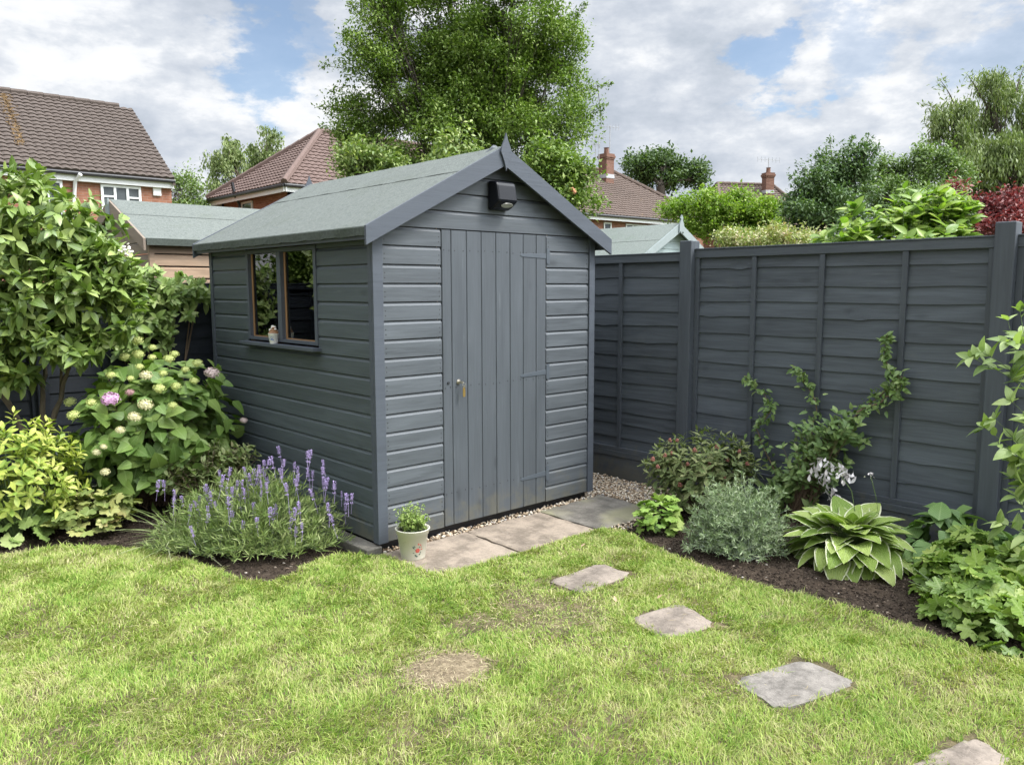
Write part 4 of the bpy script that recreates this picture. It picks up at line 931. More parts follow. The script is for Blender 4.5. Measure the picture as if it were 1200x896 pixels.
# brown timber shed beyond the rear fence
YS = 3.75
c1 = aty(170, 279, YS); ridge = atx(131, 234, c1[0]+.02)
ridge[1] = max(ridge[1], YS+.6)
bs = thing('garden_shed', (c1[0]+1.2, YS+.1, 0), 'brown unpainted timber shed with green felt roof behind the rear fence', 'shed')
xL, xR, ye, ze, yr, zr = c1[0], c1[0]+3.1, YS, c1[2], ridge[1], ridge[2]
print('brown shed', c1, ridge)
o = MB(); ns = 20
V = []
for (u, dz) in ((0, 0), (.62, 0), (.60, .004), (1, .004)):
    for j in range(ns+1): V.append((xL+(xR-xL)*j/ns, ye+(yr-ye)*u, ze+(zr-ze)*u+dz))
o.raw(V, np.array([((ns+1)*i+j, (ns+1)*i+j+1, (ns+1)*(i+1)+j+1, (ns+1)*(i+1)+j) for i in (0, 2) for j in range(ns)]))
o.prism([(xL, ye, ze-.004), (xL, yr, zr-.004), (xL, 2*yr-ye, ze-.004), (xL, 2*yr-ye, ze-.03), (xL, yr, zr-.03), (xL, ye, ze-.03)], (xR-xL, 0, 0))
ro = o.build('roof', m_felt, bs)
o = MB(); o.box(xL+.01, xR, ye-.012, ye-.001, ze-.062, ze+.002); o.build('felt_edge', m_felt_edge, ro)
o = MB(); yw = ye+.10; xw = xL+.08; zt = ze-.02
for k in range(14):
    z1 = zt-.115*k; o.prism([(xw, yw-q, z) for q, z in profile(z1-.112, z1-.003, .022)], (xR-xw-.1, 0, 0))
o.build('side_wall', m_cedar, bs); o = MB(); o.box(xw+.02, xR-.12, yw+.003, yw+.012, 0, zt); o.build('gap_shade_sheet', m_black, bs)  # black backing added to shade the joints between the boards
o = MB()
for k in range(14):
    z1 = zt-.115*k; o.prism([(xw-q, yw+.03, z) for q, z in profile(z1-.113, z1, .02)], (0, 2*(yr-yw)-.06, 0))
k = 0
while zt+.115*k < zr-.08:
    z0 = zt+.115*k; z1 = min(z0+.113, zr-.05)
    f_ = lambda z: (z-ze+.03)/(zr-ze)*(yr-ye)
    o.prism([(xw-.01, ye+f_(z0)+.02, z0), (xw-.01, 2*yr-ye-f_(z0)-.02, z0), (xw-.01, 2*yr-ye-f_(z1)-.02, z1), (xw-.01, ye+f_(z1)+.02, z1)], (.02, 0, 0)); k += 1
o.build('gable_wall', m_cedar_grey, bs)
o = MB(); o.box(xw-.025, xw+.02, yw-.025, yw+.015, .0, zt); o.build('corner_board', m_cedar, bs)
for a, b_ in (((xL-.02, ye-.01, ze), (xL-.02, yr, zr)), ((xL-.02, 2*yr-ye+.01, ze), (xL-.02, yr, zr))):
    o = MB(); o.prism([a, b_, (b_[0], b_[1], b_[2]-.13), (a[0], a[1], a[2]-.11)], (.02, 0, 0)); o.build('bargeboard', m_cedar_grey, bs)
o = MB(); o.prism([(xL-.035, yr-.045, zr-.17), (xL-.035, yr+.045, zr-.17), (xL-.035, yr+.045, zr+.01), (xL-.035, yr-.045, zr+.01)], (.015, 0, 0)); o.build('finial', m_pale_v, bs)

# pale green shed beyond the side fence
ap = at(792.5, 262, 11.5); back = atx(640, 275, ap[0]); yb = back[1]
ps = thing('garden_shed', (ap[0], ap[1], 0), 'pale green painted shed showing roof and gable above the side fence', 'shed')
hw, dr = .98, .56
o = MB()
for sd in (-1, 1):
    a, b_ = ap+np.array([0, -.05, 0]), ap+np.array([sd*hw, -.05, -dr]); L_ = (0, yb-ap[1], 0)
    o.prism([a, b_, b_-np.array([0, 0, .03]), a-np.array([0, 0, .03])], L_)
    m1 = a+(b_-a)*.45; o.prism([a+Z_*.004, m1+Z_*.004, m1+Z_*.001, a+Z_*.001], L_)
o.build('roof', m_felt_pale, ps)
o = MB(); zt = ap[2]-dr-.02
for k in range(18):
    z1 = zt-.11*k
    if z1 < .2: break
    o.prism([(ap[0]-hw+.1, ap[1]+.06-q, z) for q, z in profile(z1-.108, z1)], (2*hw-.2, 0, 0))
k = 0
while zt+.11*k < ap[2]-.08:
    z0 = zt+.11*k; z1 = min(z0+.108, ap[2]-.05); w0 = hw*(ap[2]-z0-.03)/dr-.03; w1 = max(.01, hw*(ap[2]-z1-.03)/dr-.03)
    o.prism([(ap[0]-w0, ap[1]+.05, z0), (ap[0]+w0, ap[1]+.05, z0), (ap[0]+w1, ap[1]+.058, z1), (ap[0]-w1, ap[1]+.058, z1)], (0, .02, 0)); k += 1
o.build('gable_wall', m_pale, ps)
o = MB(); o.box(ap[0]-hw+.1, ap[0]-hw+.12, ap[1]+.09, yb-.1, 0, zt); o.box(ap[0]+hw-.12, ap[0]+hw-.1, ap[1]+.09, yb-.1, 0, zt); o.build('side_wall', m_pale, ps)
for sd in (-1, 1):
    o = MB(); a, b_ = ap+np.array([0, -.08, .006]), ap+np.array([sd*(hw+.01), -.08, -dr]); o.prism([a, b_, b_-Z_*.10, a-Z_*.13], (0, .02, 0)); o.build('bargeboard', m_pale_v, ps)
o = MB(); a = ap+np.array([0, -.10, 0]); o.prism([a+X_*x+Z_*z for x, z in ((0, .12), (.03, .07), (.015, .05), (.05, -.02), (.05, -.14), (.025, -.11), (0, -.15), (-.025, -.11), (-.05, -.14), (-.05, -.02), (-.015, .05), (-.03, .07))], (0, .02, 0)); o.build('finial', m_pale_v, ps)

# house A: long brown roof, gable end at the right
E_ = atz(204, 210, 5.0); XA = E_[0]; YA = E_[1]; Rg = atx(154, 128, XA); print('house A', E_, Rg)
LA = 13.0; hd = Rg[1]-YA
ha = thing('brick_house', (XA-LA/2, YA+hd, 0), 'red brick house with long brown tiled roof beyond the brown shed', 'house')
o = MB(); tiled(o, (XA-LA, YA, 5.0), (XA, YA, 5.0), (XA, YA+hd, Rg[2]), (XA-LA, YA+hd, Rg[2])); o.prism([(XA-LA, YA+hd, Rg[2]-.02), (XA, YA+hd, Rg[2]-.02), (XA, YA+2*hd, 5.0), (XA-LA, YA+2*hd, 5.0)], (0, 0, -.05))
ro = o.build('roof', m_tile, ha)
o = MB()
for k in range(int(LA/.45)): o.tube([(XA-LA+.45*k, YA+hd, Rg[2]+.02), (XA-LA+.45*k+.44, YA+hd, Rg[2]+.035)], .11, 8)
o.build('ridge_tiles', m_tile, ro, smooth=False)
o = MB(); o.prism([(XA+.02, YA-.05, 4.95), (XA+.02, YA+hd, Rg[2]), (XA+.02, YA+2*hd, 4.95), (XA+.02, YA+2*hd, 4.8), (XA+.02, YA+hd, Rg[2]-.2), (XA+.02, YA-.05, 4.8)], (-.08, 0, 0)); o.build('verge', m_tile, ro)
a = atz(18, 113, 7.0)
lich = MB(); n = 900; Ls = np.array(aty(8, 118, 0)) if False else None
sl = (Rg[2]-5.0)/hd
def onroofA(px, py): # intersect ray with the roof plane
    d = ray(px, py); nrm_ = np.array([0, -sl, 1.0]); tt = ((np.array([XA, YA, 5.0])-CAM)@nrm_)/(d@nrm_); return CAM+d*tt
ps_ = []
for k in range(700):
    t_ = rng.uniform(); q = onroofA(3+22*t_+rng.normal()*(4.2-1.6*t_), 112+60*t_); ps_.append(q+np.array([0, -.3, 1])*.055)
pebbles(lich, np.array(ps_), rng.uniform(.02, .05, 700), .2); lich.build('lichen', m_lichen, ro)['kind'] = 'stuff'
o = MB(); yw = YA+.2; XW = XA-.03
o.box(XA-LA+.1, XW, yw, yw+.25, 0, 4.9); o.prism([(XW, yw+.25, 0), (XW, YA+2*hd-.38, 0), (XW, YA+2*hd-.38, 4.9), (XW, YA+hd, Rg[2]-.25), (XW, yw+.25, 4.9)], (-.25, 0, 0)); o.build('wall', m_brick, ha)
o = MB(); o.box(XA-LA, XA+.0, YA+.05, YA+.075, 4.72, 4.93); o.box(XA-LA, XA+.0, YA+.08, yw, 4.72, 4.74); o.build('fascia', m_white, ha)
o = MB(); o.tube([(XA-LA, YA-.02, 4.93), (XA+.02, YA-.02, 4.93)], .055, 8); o.build('gutter', m_gutter, ha)
for (x0, x1, ytop, n_) in ((117, 164, 211, 3), (36, 72, 206, 2)):
    a, b_ = aty(x0, ytop, yw), aty(x1, ytop, yw); h_ = 1.15; w_ = b_[0]-a[0]
    house_window(ha, ((a[0]+b_[0])/2, yw-.002, 4.70-h_/2), X_, -Y_, w_, h_, n_)
v_ = aty(183.5, 223, yw); o = MB(); o.box(v_[0]-.12, v_[0]+.12, yw-.06, yw-.002, v_[2]-.17, v_[2]+.14); o.build('vent_cover', m_white, ha, bevel=.01)
q = [aty(94, 199, yw-.3), aty(88, 212, yw-.1), aty(87, 235, yw-.08)]; q[0][2] = 4.9; o = MB(); o.tube([q[0], q[1], q[2], [q[2][0], q[2][1], .1]], .055, 8); o.build('downpipe', m_white, ha, smooth=True)

def hip_house(label, C, e1, L1, e2, L2, zr, inset, mt, ze=5.0, ridge_hip=True):
    """hipped roof over a rectangle: corner C, front edge e1*L1, side edge e2*L2"""
    C = np.array([C[0], C[1], ze]); e1 = nrm(np.array(e1, float)); e2 = nrm(np.array(e2, float))
    A = C; B = C+e1*L1; Cc = B+e2*L2; D = C+e2*L2
    r1 = C+e1*inset+e2*L2/2; r2 = B-e1*inset+e2*L2/2; r1[2] = r2[2] = zr
    root = thing('brick_house', ((A+Cc)/2)*np.array([1, 1, 0]), label, 'house')
    o = MB(); tiled(o, A, B, r2, r1); tiled(o, D, A, r1, r1, ); o.prism([B, Cc, r2], (0, 0, -.04)); o.prism([D, Cc, r2, r1], (0, 0, -.04)); ro = o.build('roof', mt, root)
    h = MB()
    for a, b_ in ((A, r1), (B, r2), (D, r1), (r1, r2)):
        n = max(1, int(np.linalg.norm(b_-a)/.42)); off = Z_*.06
        for k in range(n): h.tube([a+(b_-a)*k/n+off, a+(b_-a)*(k+.98)/n+off*1.3], .12, 7)
    h.build('hip_tiles', mt, ro)
    w = MB(); cin = lambda p, s1, s2: p+e1*s1*.4+e2*s2*.4
    a, b_, c_, d_ = cin(A, 1, 1), cin(B, -1, 1), cin(Cc, -1, -1), cin(D, 1, -1)
    for p, q_ in ((a, b_), (b_, c_), (c_, d_), (d_, a)):
        n_ = nrm(np.cross(q_-p, Z_)); P = [np.array([*p[:2], 0]), np.array([*q_[:2], 0]), np.array([*q_[:2], ze-.1]), np.array([*p[:2], ze-.1])]; w.prism(P, -n_*.2)
    w.build('wall', m_brick, root)
    f = MB()
    for p, q_ in ((A, B), (B, Cc), (Cc, D), (D, A)):
        n_ = nrm(np.cross(q_-p, Z_)); n_ = n_ if n_@(p+q_-A-Cc) > 0 else -n_; P = [p-Z_*.24-n_*.06, q_-Z_*.24-n_*.06, q_-Z_*.05-n_*.06, p-Z_*.05-n_*.06]; f.prism(P, -n_*.025)
    f.build('fascia', m_white, root)
    g_ = MB()
    for p, q_ in ((A, B), (D, A)): g_.tube([p-Z_*.04, q_-Z_*.04], .06, 8)
    g_.build('gutter', m_gutter, root)
    return root, a, b_, d_
# house B
CB = atz(333, 215, 5.0); LBd = atx(243, 238, CB[0]); print('house B', CB, LBd)
LB = max(6, LBd[1]-CB[1]) if LBd[1] > CB[1] else 8
th = .12
e1 = np.array([math.cos(th), -math.sin(th), 0]); e2 = np.array([math.sin(th)*.0, 1, 0])
LB = min(LB, 11.0)
apB = None
zb_ = aty(375, 156, CB[1]+LB/2)[2]; insB = aty(375, 156, CB[1]+LB/2)[0]-CB[0]; print('apex', zb_, insB, LB)
hb, a, b_, d_ = hip_house('red brick house with hipped red brown roof left of the big tree', CB, X_, 14, Y_, LB, zb_, insB, m_tile2)
hwp = atx(290, 235, a[0]); house_window(hb, (a[0]-.002, hwp[1], 4.2), -Y_, -X_, .9, 1.1, 1)
q0 = atx(272, 214, CB[0]-.05); q1 = atx(275, 228, CB[0]+.0); q2 = atx(281, 240, a[0]-.06)
o = MB(); o.tube([q0, q1, q2, (q2[0], q2[1], .2)], .06, 8); o.build('downpipe', m_gutter, hb)

# house C with chimney and aerials
CC = atz(640, 246, 5.0); CR = atz(838, 262, 5.0); e1 = nrm(CR-CC); L1 = np.linalg.norm(CR-CC); e2 = np.array([-e1[1], e1[0], 0]); 
rp = at(733, 200, (CAM*0+depth_of(CC+e1*L1*.6+e2*4))); print('house C', CC, CR, rp, L1)
L2c = 8.5; ins = max(1.5, L1-((rp-CC)@e1)); zrc = rp[2]
hc, a, b_, d_ = hip_house('brick house with lichen streaked roof, square chimney and aerials, behind the pale shed', CC, e1, L1, e2, L2c, zrc, min(ins, 5), m_tile3)
def chimney(root, c, e1, e2, w, d, z0, z1, aerials):
    e1 = nrm(e1); e2 = nrm(e2); c = np.array([c[0], c[1], 0.0])
    def blk(mb, w, d, z0, z1): mb.prism([c+e1*x*w/2+e2*y*d/2+Z_*z0 for x, y in ((-1, -1), (1, -1), (1, 1), (-1, 1))], Z_*(z1-z0))
    o = MB(); blk(o, w, d, z0-1.2, z1-.28); blk(o, w+.06, d+.06, z1-.28, z1-.2); blk(o, w+.12, d+.12, z1-.2, z1-.1); blk(o, w+.05, d+.05, z1-.1, z1); ch = o.build('chimney', m_brick_dark, root)
    o = MB(); blk(o, w+.04, d+.04, z0-.1, z0+.10); o.build('flashing', m_lead, ch)
    o = MB(); o.lathe([(.0, z1), (.14, z1), (.12, z1+.28), (.15, z1+.32), (.10, z1+.32), (0, z1+.2)], 12, c*np.array([1, 1, 0])); o.build('chimney_pot', m_brick_dark, ch)
    for dx, h_, L_ in aerials:
        o = MB(); b0 = c+e1*dx+Z_*(z1-.4); o.tube([b0, b0+Z_*h_], .022, 5); t0 = b0+Z_*(h_-.1); dr_ = nrm(RT*.9+FW*.3)*np.array([1, 1, 0])
        o.tube([t0-dr_*L_*.5, t0+dr_*L_*.5], .014, 4)
        for k in range(7): q = t0+dr_*L_*(k/6-.5); o.tube([q-Z_*.16, q+Z_*.16], .009, 3)
        o.build('aerial', m_lead, ch)
pcx = aty(710, 195, (rp+e2*0)[1]); kd = depth_of(rp)
cpt = at(710.5, 195, kd-1.0); zt = at(710, 181, kd-1.0)[2]; zb0 = at(710, 207, kd-1.0)[2]
chimney(hc, cpt, e1, e2, .56, .56, zb0, zt, ((.25, 1.9, 1.0), (-.55, 1.3, .7), (-.8, .9, .5)))
for x0, x1, n_ in ((707, 716, 1), (733, 757, 3)):
    wn = nrm(np.cross(e1, Z_)); 
    def onC(px, py):
        d = ray(px, py); tt = ((a-CAM)@wn)/(d@wn); return CAM+d*tt
    p0, p1 = onC(x0, 258), onC(x1, 258); w_ = np.linalg.norm((p1-p0)); h_ = 1.2
    c_ = (p0+p1)/2; c_[2] = 4.7-h_/2; house_window(hc, c_+wn*.002*(1 if wn@(CAM-a) > 0 else -1), e1, wn if wn@(CAM-a) > 0 else -wn, w_, h_, n_)
# lichen streak on roof C
# house D far
CD = at(846, 240, 46); CD = atz(846, 240, 0) if False else CD
eD = nrm(np.array([RT[0]*.97+FW[0]*.25, RT[1]*.97+FW[1]*.25, 0])); e2D = np.array([-eD[1], eD[0], 0])
zD = at(900, 217, 50)[2]; inD = 1.6
hD, a, b_, d_ = hip_house('small distant brown roofed house with chimney, above the lime hedge', (CD[0], CD[1], 0), eD, 7.0, e2D, 7, zD, inD, m_tile3, ze=min(5.0, zD-1.8))
cp = at(900, 213, 49.5); chimney(hD, cp, eD, e2D, .55, .5, at(900, 225, 49.5)[2], at(900, 203, 49.5)[2], ((.0, 1.3, 1.6),))

# ------------------------------------------------------------------ background trees
LM = leaf_mat
lm_tree = LM('ash_leaves', [(.1, (.09, .15, .03)), (.5, (.18, .27, .055)), (.9, (.32, .40, .12))], rib=0)
lm_tree2 = LM('pale_shrub_leaves', [(.1, (.15, .22, .07)), (.5, (.25, .33, .11)), (.9, (.40, .44, .17))], rib=0)
lm_oak = LM('oak_leaves', [(.1, (.05, .09, .03)), (.5, (.09, .145, .05)), (.9, (.15, .21, .08))], rib=0)
lm_birch = LM('birch_leaves', [(.1, (.12, .165, .06)), (.5, (.20, .26, .095)), (.9, (.32, .37, .16))], rib=0)
lm_maple = LM('maple_leaves', [(.1, (.06, .11, .045)), (.5, (.12, .19, .08)), (.9, (.22, .30, .14))], rib=0)
lm_mid = LM('garden_tree_leaves', [(.1, (.10, .16, .055)), (.5, (.18, .26, .09)), (.9, (.30, .38, .16))], rib=0)
lm_lime = LM('lime_hedge_leaves', [(.1, (.12, .21, .025)), (.5, (.22, .34, .05)), (.9, (.36, .44, .10))], rib=0, trans=.35)
lm_red = LM('red_maple_leaves', [(.1, (.08, .025, .025)), (.5, (.20, .055, .055)), (.9, (.34, .15, .13))], rib=0, tint=(1.2, .5, .5))
lm_cream = LM('cream_flower_leaves', [(.1, (.20, .26, .08)), (.45, (.38, .42, .18)), (.7, (.50, .47, .26)), (.9, (.50, .36, .26))], rib=0)
D1, D2 = diamond(.5, .2, .2), diamond(.62, .15, .1)

big = tree('tall_tree', 'tall bushy green tree towering directly behind the dark grey shed', 'tree', 12.5, 575,
     [(560, 110, 90, 75), (478, 118, 70, 62), (640, 112, 58, 62), (442, 62, 40, 38), (500, 28, 66, 46), (600, 22, 66, 46), (655, 50, 34, 38), (418, 140, 36, 34), (416, 172, 24, 20), (452, 196, 42, 26),
      (530, 182, 62, 38), (610, 186, 52, 38), (668, 150, 24, 34), (520, -42, 75, 45), (605, -50, 60, 45), (450, 5, 34, 34), (560, 60, 60, 45), (655, 195, 22, 26), (545, 150, 60, 34), (600, 150, 50, 30), (570, 90, 50, 50), (520, 100, 50, 50), (610, 80, 40, 40)],
     .058, D1, 165000, lm_tree, m_bark, r0=.075, dz=.7, ntw=30, clump=1.5, trunk_h=1.0, nsubs=36,
     sprays=[(660, 118, 716, 98, 190), (672, 150, 712, 122, 170), (700, 100, 705, 150, 90), (640, 70, 690, 2, 200), (655, 55, 672, 15, 120), (436, 70, 402, 40, 160), (430, 90, 374, 78, 150), (424, 130, 372, 126, 170), (415, 160, 376, 150, 130), (440, 40, 408, 4, 170), (460, 10, 430, -20, 120), (655, 170, 690, 160, 110), (410, 100, 388, 108, 100)])
def bushpx(name, label, cat, depth, x, blobs, leaf, tpl, n, lm, bark=None, **kw): return tree(name, label, cat, depth, x, blobs, leaf, tpl, n, lm, bark or m_bark, r0=kw.pop('r0', .06), **kw)
bushpx('shrub', 'pale green shrub poking above the shed ridge at the foot of the tall tree', 'shrub', 10.5, 540, [(535, 172, 20, 22), (520, 190, 24, 16), (552, 190, 18, 20), (530, 215, 40, 30)], .07, D1, 3600, lm_tree2)
bushpx('shrub', 'yellowish shrub between the hipped roof house and the shed roof', 'shrub', 11.5, 430, [(422, 186, 26, 16), (440, 205, 38, 24), (405, 196, 12, 10)], .07, D1, 4200, lm_tree2)
sb = bushpx('shrub', 'dense mid green shrub right of the shed gable with an orange bloom', 'shrub', 10.5, 670, [(650, 215, 36, 36), (675, 225, 28, 32), (640, 190, 30, 24), (665, 250, 40, 25)], .065, D1, 9000, lm_tree)
q = at(672, 223, 9.9); o = MB(); pebbles(o, q+rng.normal(size=(9, 3))*.02, rng.uniform(.014, .024, 9), .9); o.build('flower', plain('orange_bloom', (.55, .25, .14), .7), sb)
bushpx('birch_tree', 'weeping birch with drooping sprays between the two roofed houses, left one', 'tree', 38, 270, [(270, 172, 22, 20), (256, 192, 15, 22), (278, 198, 20, 22), (268, 218, 22, 20)], .16, D1, 5200, lm_birch, m_bark_pale, weep=True, r0=.14)
bushpx('birch_tree', 'weeping birch just behind the hipped roof, right one', 'tree', 40, 312, [(312, 168, 22, 18), (325, 184, 14, 20), (300, 190, 18, 20), (312, 205, 24, 22)], .16, D1, 5200, lm_birch, m_bark_pale, weep=True, r0=.14)
bushpx('shrub', 'bushy green tree beside the long roofed brick house', 'tree', 31, 220, [(212, 212, 18, 16), (205, 225, 20, 22), (232, 232, 22, 14), (222, 248, 34, 18)], .13, D1, 4200, lm_mid)
bushpx('oak_tree', 'round dark green tree between the two chimneys', 'tree', 47, 782, [(780, 192, 26, 17), (752, 198, 22, 15), (806, 203, 22, 15), (775, 210, 45, 16), (740, 190, 10, 8), (822, 212, 12, 12)], .21, D2, 8500, lm_oak, r0=.3)
bushpx('maple_tree', 'dark green tree above the red brown house, left of the willow', 'tree', 14, 965, [(975, 200, 26, 24), (955, 222, 26, 24), (990, 222, 34, 34), (940, 242, 22, 26), (965, 255, 40, 30), (1012, 190, 16, 20)], .07, D1, 19000, lm_maple, r0=.1,
       sprays=[(975, 190, 972, 162, 90), (985, 195, 1000, 160, 80), (1012, 185, 1018, 160, 80), (940, 225, 924, 205, 70), (1010, 200, 1030, 172, 80), (950, 210, 935, 192, 60)])
bushpx('garden_tree', 'light green tree in front of the willow, behind the bright laurel', 'tree', 16, 1070, [(1060, 205, 30, 28), (1085, 190, 26, 24), (1108, 212, 28, 30), (1050, 235, 40, 26), (1095, 240, 44, 26), (1035, 215, 20, 26)], .075, D1, 18000, lm_mid, r0=.1,
       sprays=[(1085, 180, 1080, 160, 60), (1040, 205, 1036, 182, 60)])
bushpx('willow_tree', 'tall feathery willow filling the upper right corner', 'tree', 21, 1165, [(1118, 140, 28, 34), (1158, 118, 34, 34), (1205, 130, 40, 40), (1140, 180, 36, 34), (1185, 180, 40, 40), (1165, 225, 46, 36), (1240, 180, 50, 60), (1120, 205, 22, 30), (1195, 235, 40, 40)], .13, diamond(.26, .2, .2), 52000, lm_birch, weep=True, r0=.22,
       sprays=[(1120, 125, 1100, 92, 80), (1110, 135, 1082, 122, 90), (1150, 115, 1132, 86, 80), (1170, 110, 1178, 84, 90), (1190, 110, 1200, 78, 90), (1105, 150, 1085, 140, 60)])
bushpx('garden_hedge', 'bright lime green hedge behind the pale shed', 'hedge', 16, 840, [(790, 244, 24, 15), (832, 246, 32, 20), (880, 248, 34, 24), (870, 268, 50, 24), (908, 262, 18, 22), (868, 230, 12, 11), (825, 262, 26, 20)], .075, D1, 19000, lm_lime, r0=.05)
bushpx('flowering_shrub', 'cream flowered shrub peeping over the fence in front of the lime hedge', 'shrub', 8.2, 900, [(870, 284, 34, 14), (915, 284, 36, 14), (855, 278, 14, 10), (940, 282, 24, 12), (890, 278, 14, 8)], .038, D1, 5200, lm_cream, r0=.03)
bushpx('red_maple', 'dark red leaved maple at the right, behind the thick post', 'tree', 8.0, 1160, [(1165, 250, 34, 20), (1195, 250, 36, 26), (1135, 262, 26, 20), (1175, 272, 50, 26), (1120, 222, 9, 7), (1225, 260, 30, 30)],   .045, D1, 14000, lm_red, r0=.04)

bushpx('shrub', 'leafy shrub behind the rear fence just beyond the left photo edge', 'shrub', 6.9, -90, [(-95, 250, 60, 60), (-70, 320, 50, 50), (-120, 330, 50, 60)], .07, D1, 6000, lm_tree)
# ------------------------------------------------------------------ near plants
lm_laurel = LM('lime_laurel_leaves', [(.1, (.12, .22, .03)), (.5, (.24, .36, .055)), (.9, (.40, .48, .12))], trans=.4, rough=.35)
lm_shrub = LM('broad_shrub_leaves', [(.1, (.09, .155, .028)), (.5, (.185, .27, .055)), (.9, (.34, .41, .12))], rough=.38, spec=.5)
lm_hyd = LM('hydrangea_leaves', [(.1, (.085, .165, .028)), (.5, (.16, .26, .05)), (.9, (.26, .36, .09))], rough=.42)
lm_yel = LM('golden_choisya_leaves', [(.1, (.18, .28, .035)), (.5, (.42, .48, .08)), (.9, (.66, .64, .20))], trans=.3)
lm_dark = LM('dark_glossy_leaves', [(.1, (.04, .08, .03)), (.5, (.07, .13, .045)), (.9, (.13, .20, .08))], rough=.3, spec=.6)
lm_heu = LM('heuchera_leaves', [(.1, (.15, .20, .05)), (.5, (.28, .32, .09)), (.85, (.40, .38, .14)), (.97, (.42, .22, .10))], patch=.35, patchcol=(.40, .22, .09))
lm_heu2 = LM('lime_heuchera_leaves', [(.1, (.15, .27, .04)), (.5, (.28, .42, .08)), (.9, (.42, .52, .16))])
lm_mantle = LM('soft_round_leaves', [(.1, (.12, .20, .045)), (.5, (.21, .30, .075)), (.9, (.34, .41, .15))])
lm_small = LM('variegated_small_leaves', [(.1, (.14, .20, .06)), (.5, (.27, .32, .12)), (.8, (.42, .42, .22)), (.95, (.40, .26, .18))], patch=.3, patchcol=(.5, .45, .25))
lm_lav = LM('lavender_leaves', [(.1, (.14, .21, .06)), (.5, (.26, .34, .11)), (.9, (.44, .48, .22))], rib=0)
lm_silver = LM('silver_leaves', [(.1, (.17, .245, .11)), (.5, (.28, .36, .19)), (.9, (.46, .52, .34))], rib=0, tint=(.9, 1.05, .6))
lm_strap = LM('striped_strap_leaves', [(.1, (.16, .22, .07)), (.5, (.30, .35, .16)), (.9, (.52, .52, .34))], rib=0)
lm_skim = LM('skimmia_leaves', [(.1, (.10, .14, .05)), (.5, (.20, .24, .09)), (.85, (.32, .32, .16)), (.97, (.34, .17, .12))], margin=(.34, .35, .18))
lm_hosta = LM('hosta_leaves', [(.1, (.22, .33, .06)), (.5, (.36, .47, .11)), (.9, (.50, .58, .20))], margin=(.76, .76, .54), trans=.25, rough=.38)
lm_ger = LM('geranium_leaves', [(.1, (.10, .18, .025)), (.5, (.20, .31, .05)), (.9, (.36, .44, .11))], trans=.3)
lm_broad = LM('broad_soft_leaves', [(.1, (.09, .18, .05)), (.5, (.16, .27, .08)), (.9, (.25, .36, .13))])
lm_jas = LM('climber_leaves', [(.1, (.08, .15, .04)), (.5, (.15, .24, .07)), (.9, (.28, .36, .13))], rough=.35)
lm_edge = LM('grey_green_sprig_leaves', [(.1, (.17, .25, .08)), (.5, (.28, .37, .13)), (.9, (.42, .50, .22))], trans=.35)
lm_thyme = LM('thyme_leaves', [(.1, (.16, .25, .05)), (.5, (.30, .40, .10)), (.9, (.46, .52, .22))], rib=0)
T_ov = [leaf_tpl(.48, 'ovate', 4, .14, .22), leaf_tpl(.52, 'ovate', 4, .08, .35), leaf_tpl(.44, 'ovate', 4, .18, .1)]
T_heart = [leaf_tpl(.80, 'heart', 5, .07, .22), leaf_tpl(.74, 'heart', 5, .04, .32)]
T_lance = [leaf_tpl(.30, 'lance', 3, .15, .2), leaf_tpl(.26, 'lance', 3, .2, .05)]
T_obo = [leaf_tpl(.42, 'obovate', 4, .12, .2), leaf_tpl(.38, 'obovate', 4, .16, .05)]
T_nar = [leaf_tpl(.115, 'lance', 1, .1, .15), leaf_tpl(.09, 'lance', 1, .1, -.1)]
T_lobe = [lobed(5, .35, 3), lobed(5, .28, 3, 310)]
T_palm = [lobed(5, .48, 3, 310, .2), lobed(5, .42, 3, 300, .12)]
T_rnd = [lobed(7, .14, 2, 330, .25)]
T_hosta = [leaf_tpl(.80, 'heart', 8, .08, .40, .012), leaf_tpl(.72, 'heart', 8, .14, .26, .010), leaf_tpl(.84, 'heart', 8, .05, .52, .012)]
T_strap = [leaf_tpl(.028, 'strap', 7, .2, .75), leaf_tpl(.022, 'strap', 7, .2, .45)]

def plant(name, base, label, cat): return thing(name, base, label, cat)
def mound(mb, tpls, c, rad, n, size, svar=.3, zmin=-.2, tilt=.6, keep=None, layers=(.7, 1.03)):
    d = rand_unit(n*3); d = d[d[:, 2] > zmin][:n]; P = np.asarray(c)+d*np.asarray(rad)*rng.uniform(*layers, (len(d), 1))
    out = nrm(d/np.asarray(rad)); D = nrm(out*np.array([1, 1, .2])+rng.normal(size=P.shape)*.55-Z_*.30); Nn = nrm(out*tilt+Z_+rng.normal(size=P.shape)*.22)
    S = size*rng.uniform(1-svar, 1+svar, len(P))
    if keep is not None: k = keep(P); P, D, Nn, S = P[k], D[k], Nn[k], S[k]
    P = P-D*S[:, None]*.4
    w = rng.integers(0, len(tpls), len(P))
    for i, tp in enumerate(tpls): mb.inst(tp, P[w == i], D[w == i], Nn[w == i], S[w == i])
    return P
def whorls(mb, tpls, P, A, k, size, el=(.2, .9)):
    """rosettes of k leaves at each point P around the axis A"""
    A = nrm(A); B = nrm(np.cross(A, [.3, .1, 1])); C = np.cross(A, B)
    for j in range(k):
        ph = j*2.39996+rng.uniform(0, 6.28, len(P))*0+np.arange(len(P))*1.7; e = el[0]+(el[1]-el[0])*j/k
        O = np.cos(ph)[:, None]*B+np.sin(ph)[:, None]*C; D = O*math.cos(e)+A*math.sin(e)+rng.normal(size=P.shape)*.12; Nn = A*math.cos(e)-O*math.sin(e)
        tp = tpls[j % len(tpls)]; mb.inst(tp, P+A*.01*j, D, Nn+rng.normal(size=P.shape)*.1, size*rng.uniform(.75, 1.2, len(P))*(1-.35*j/k))
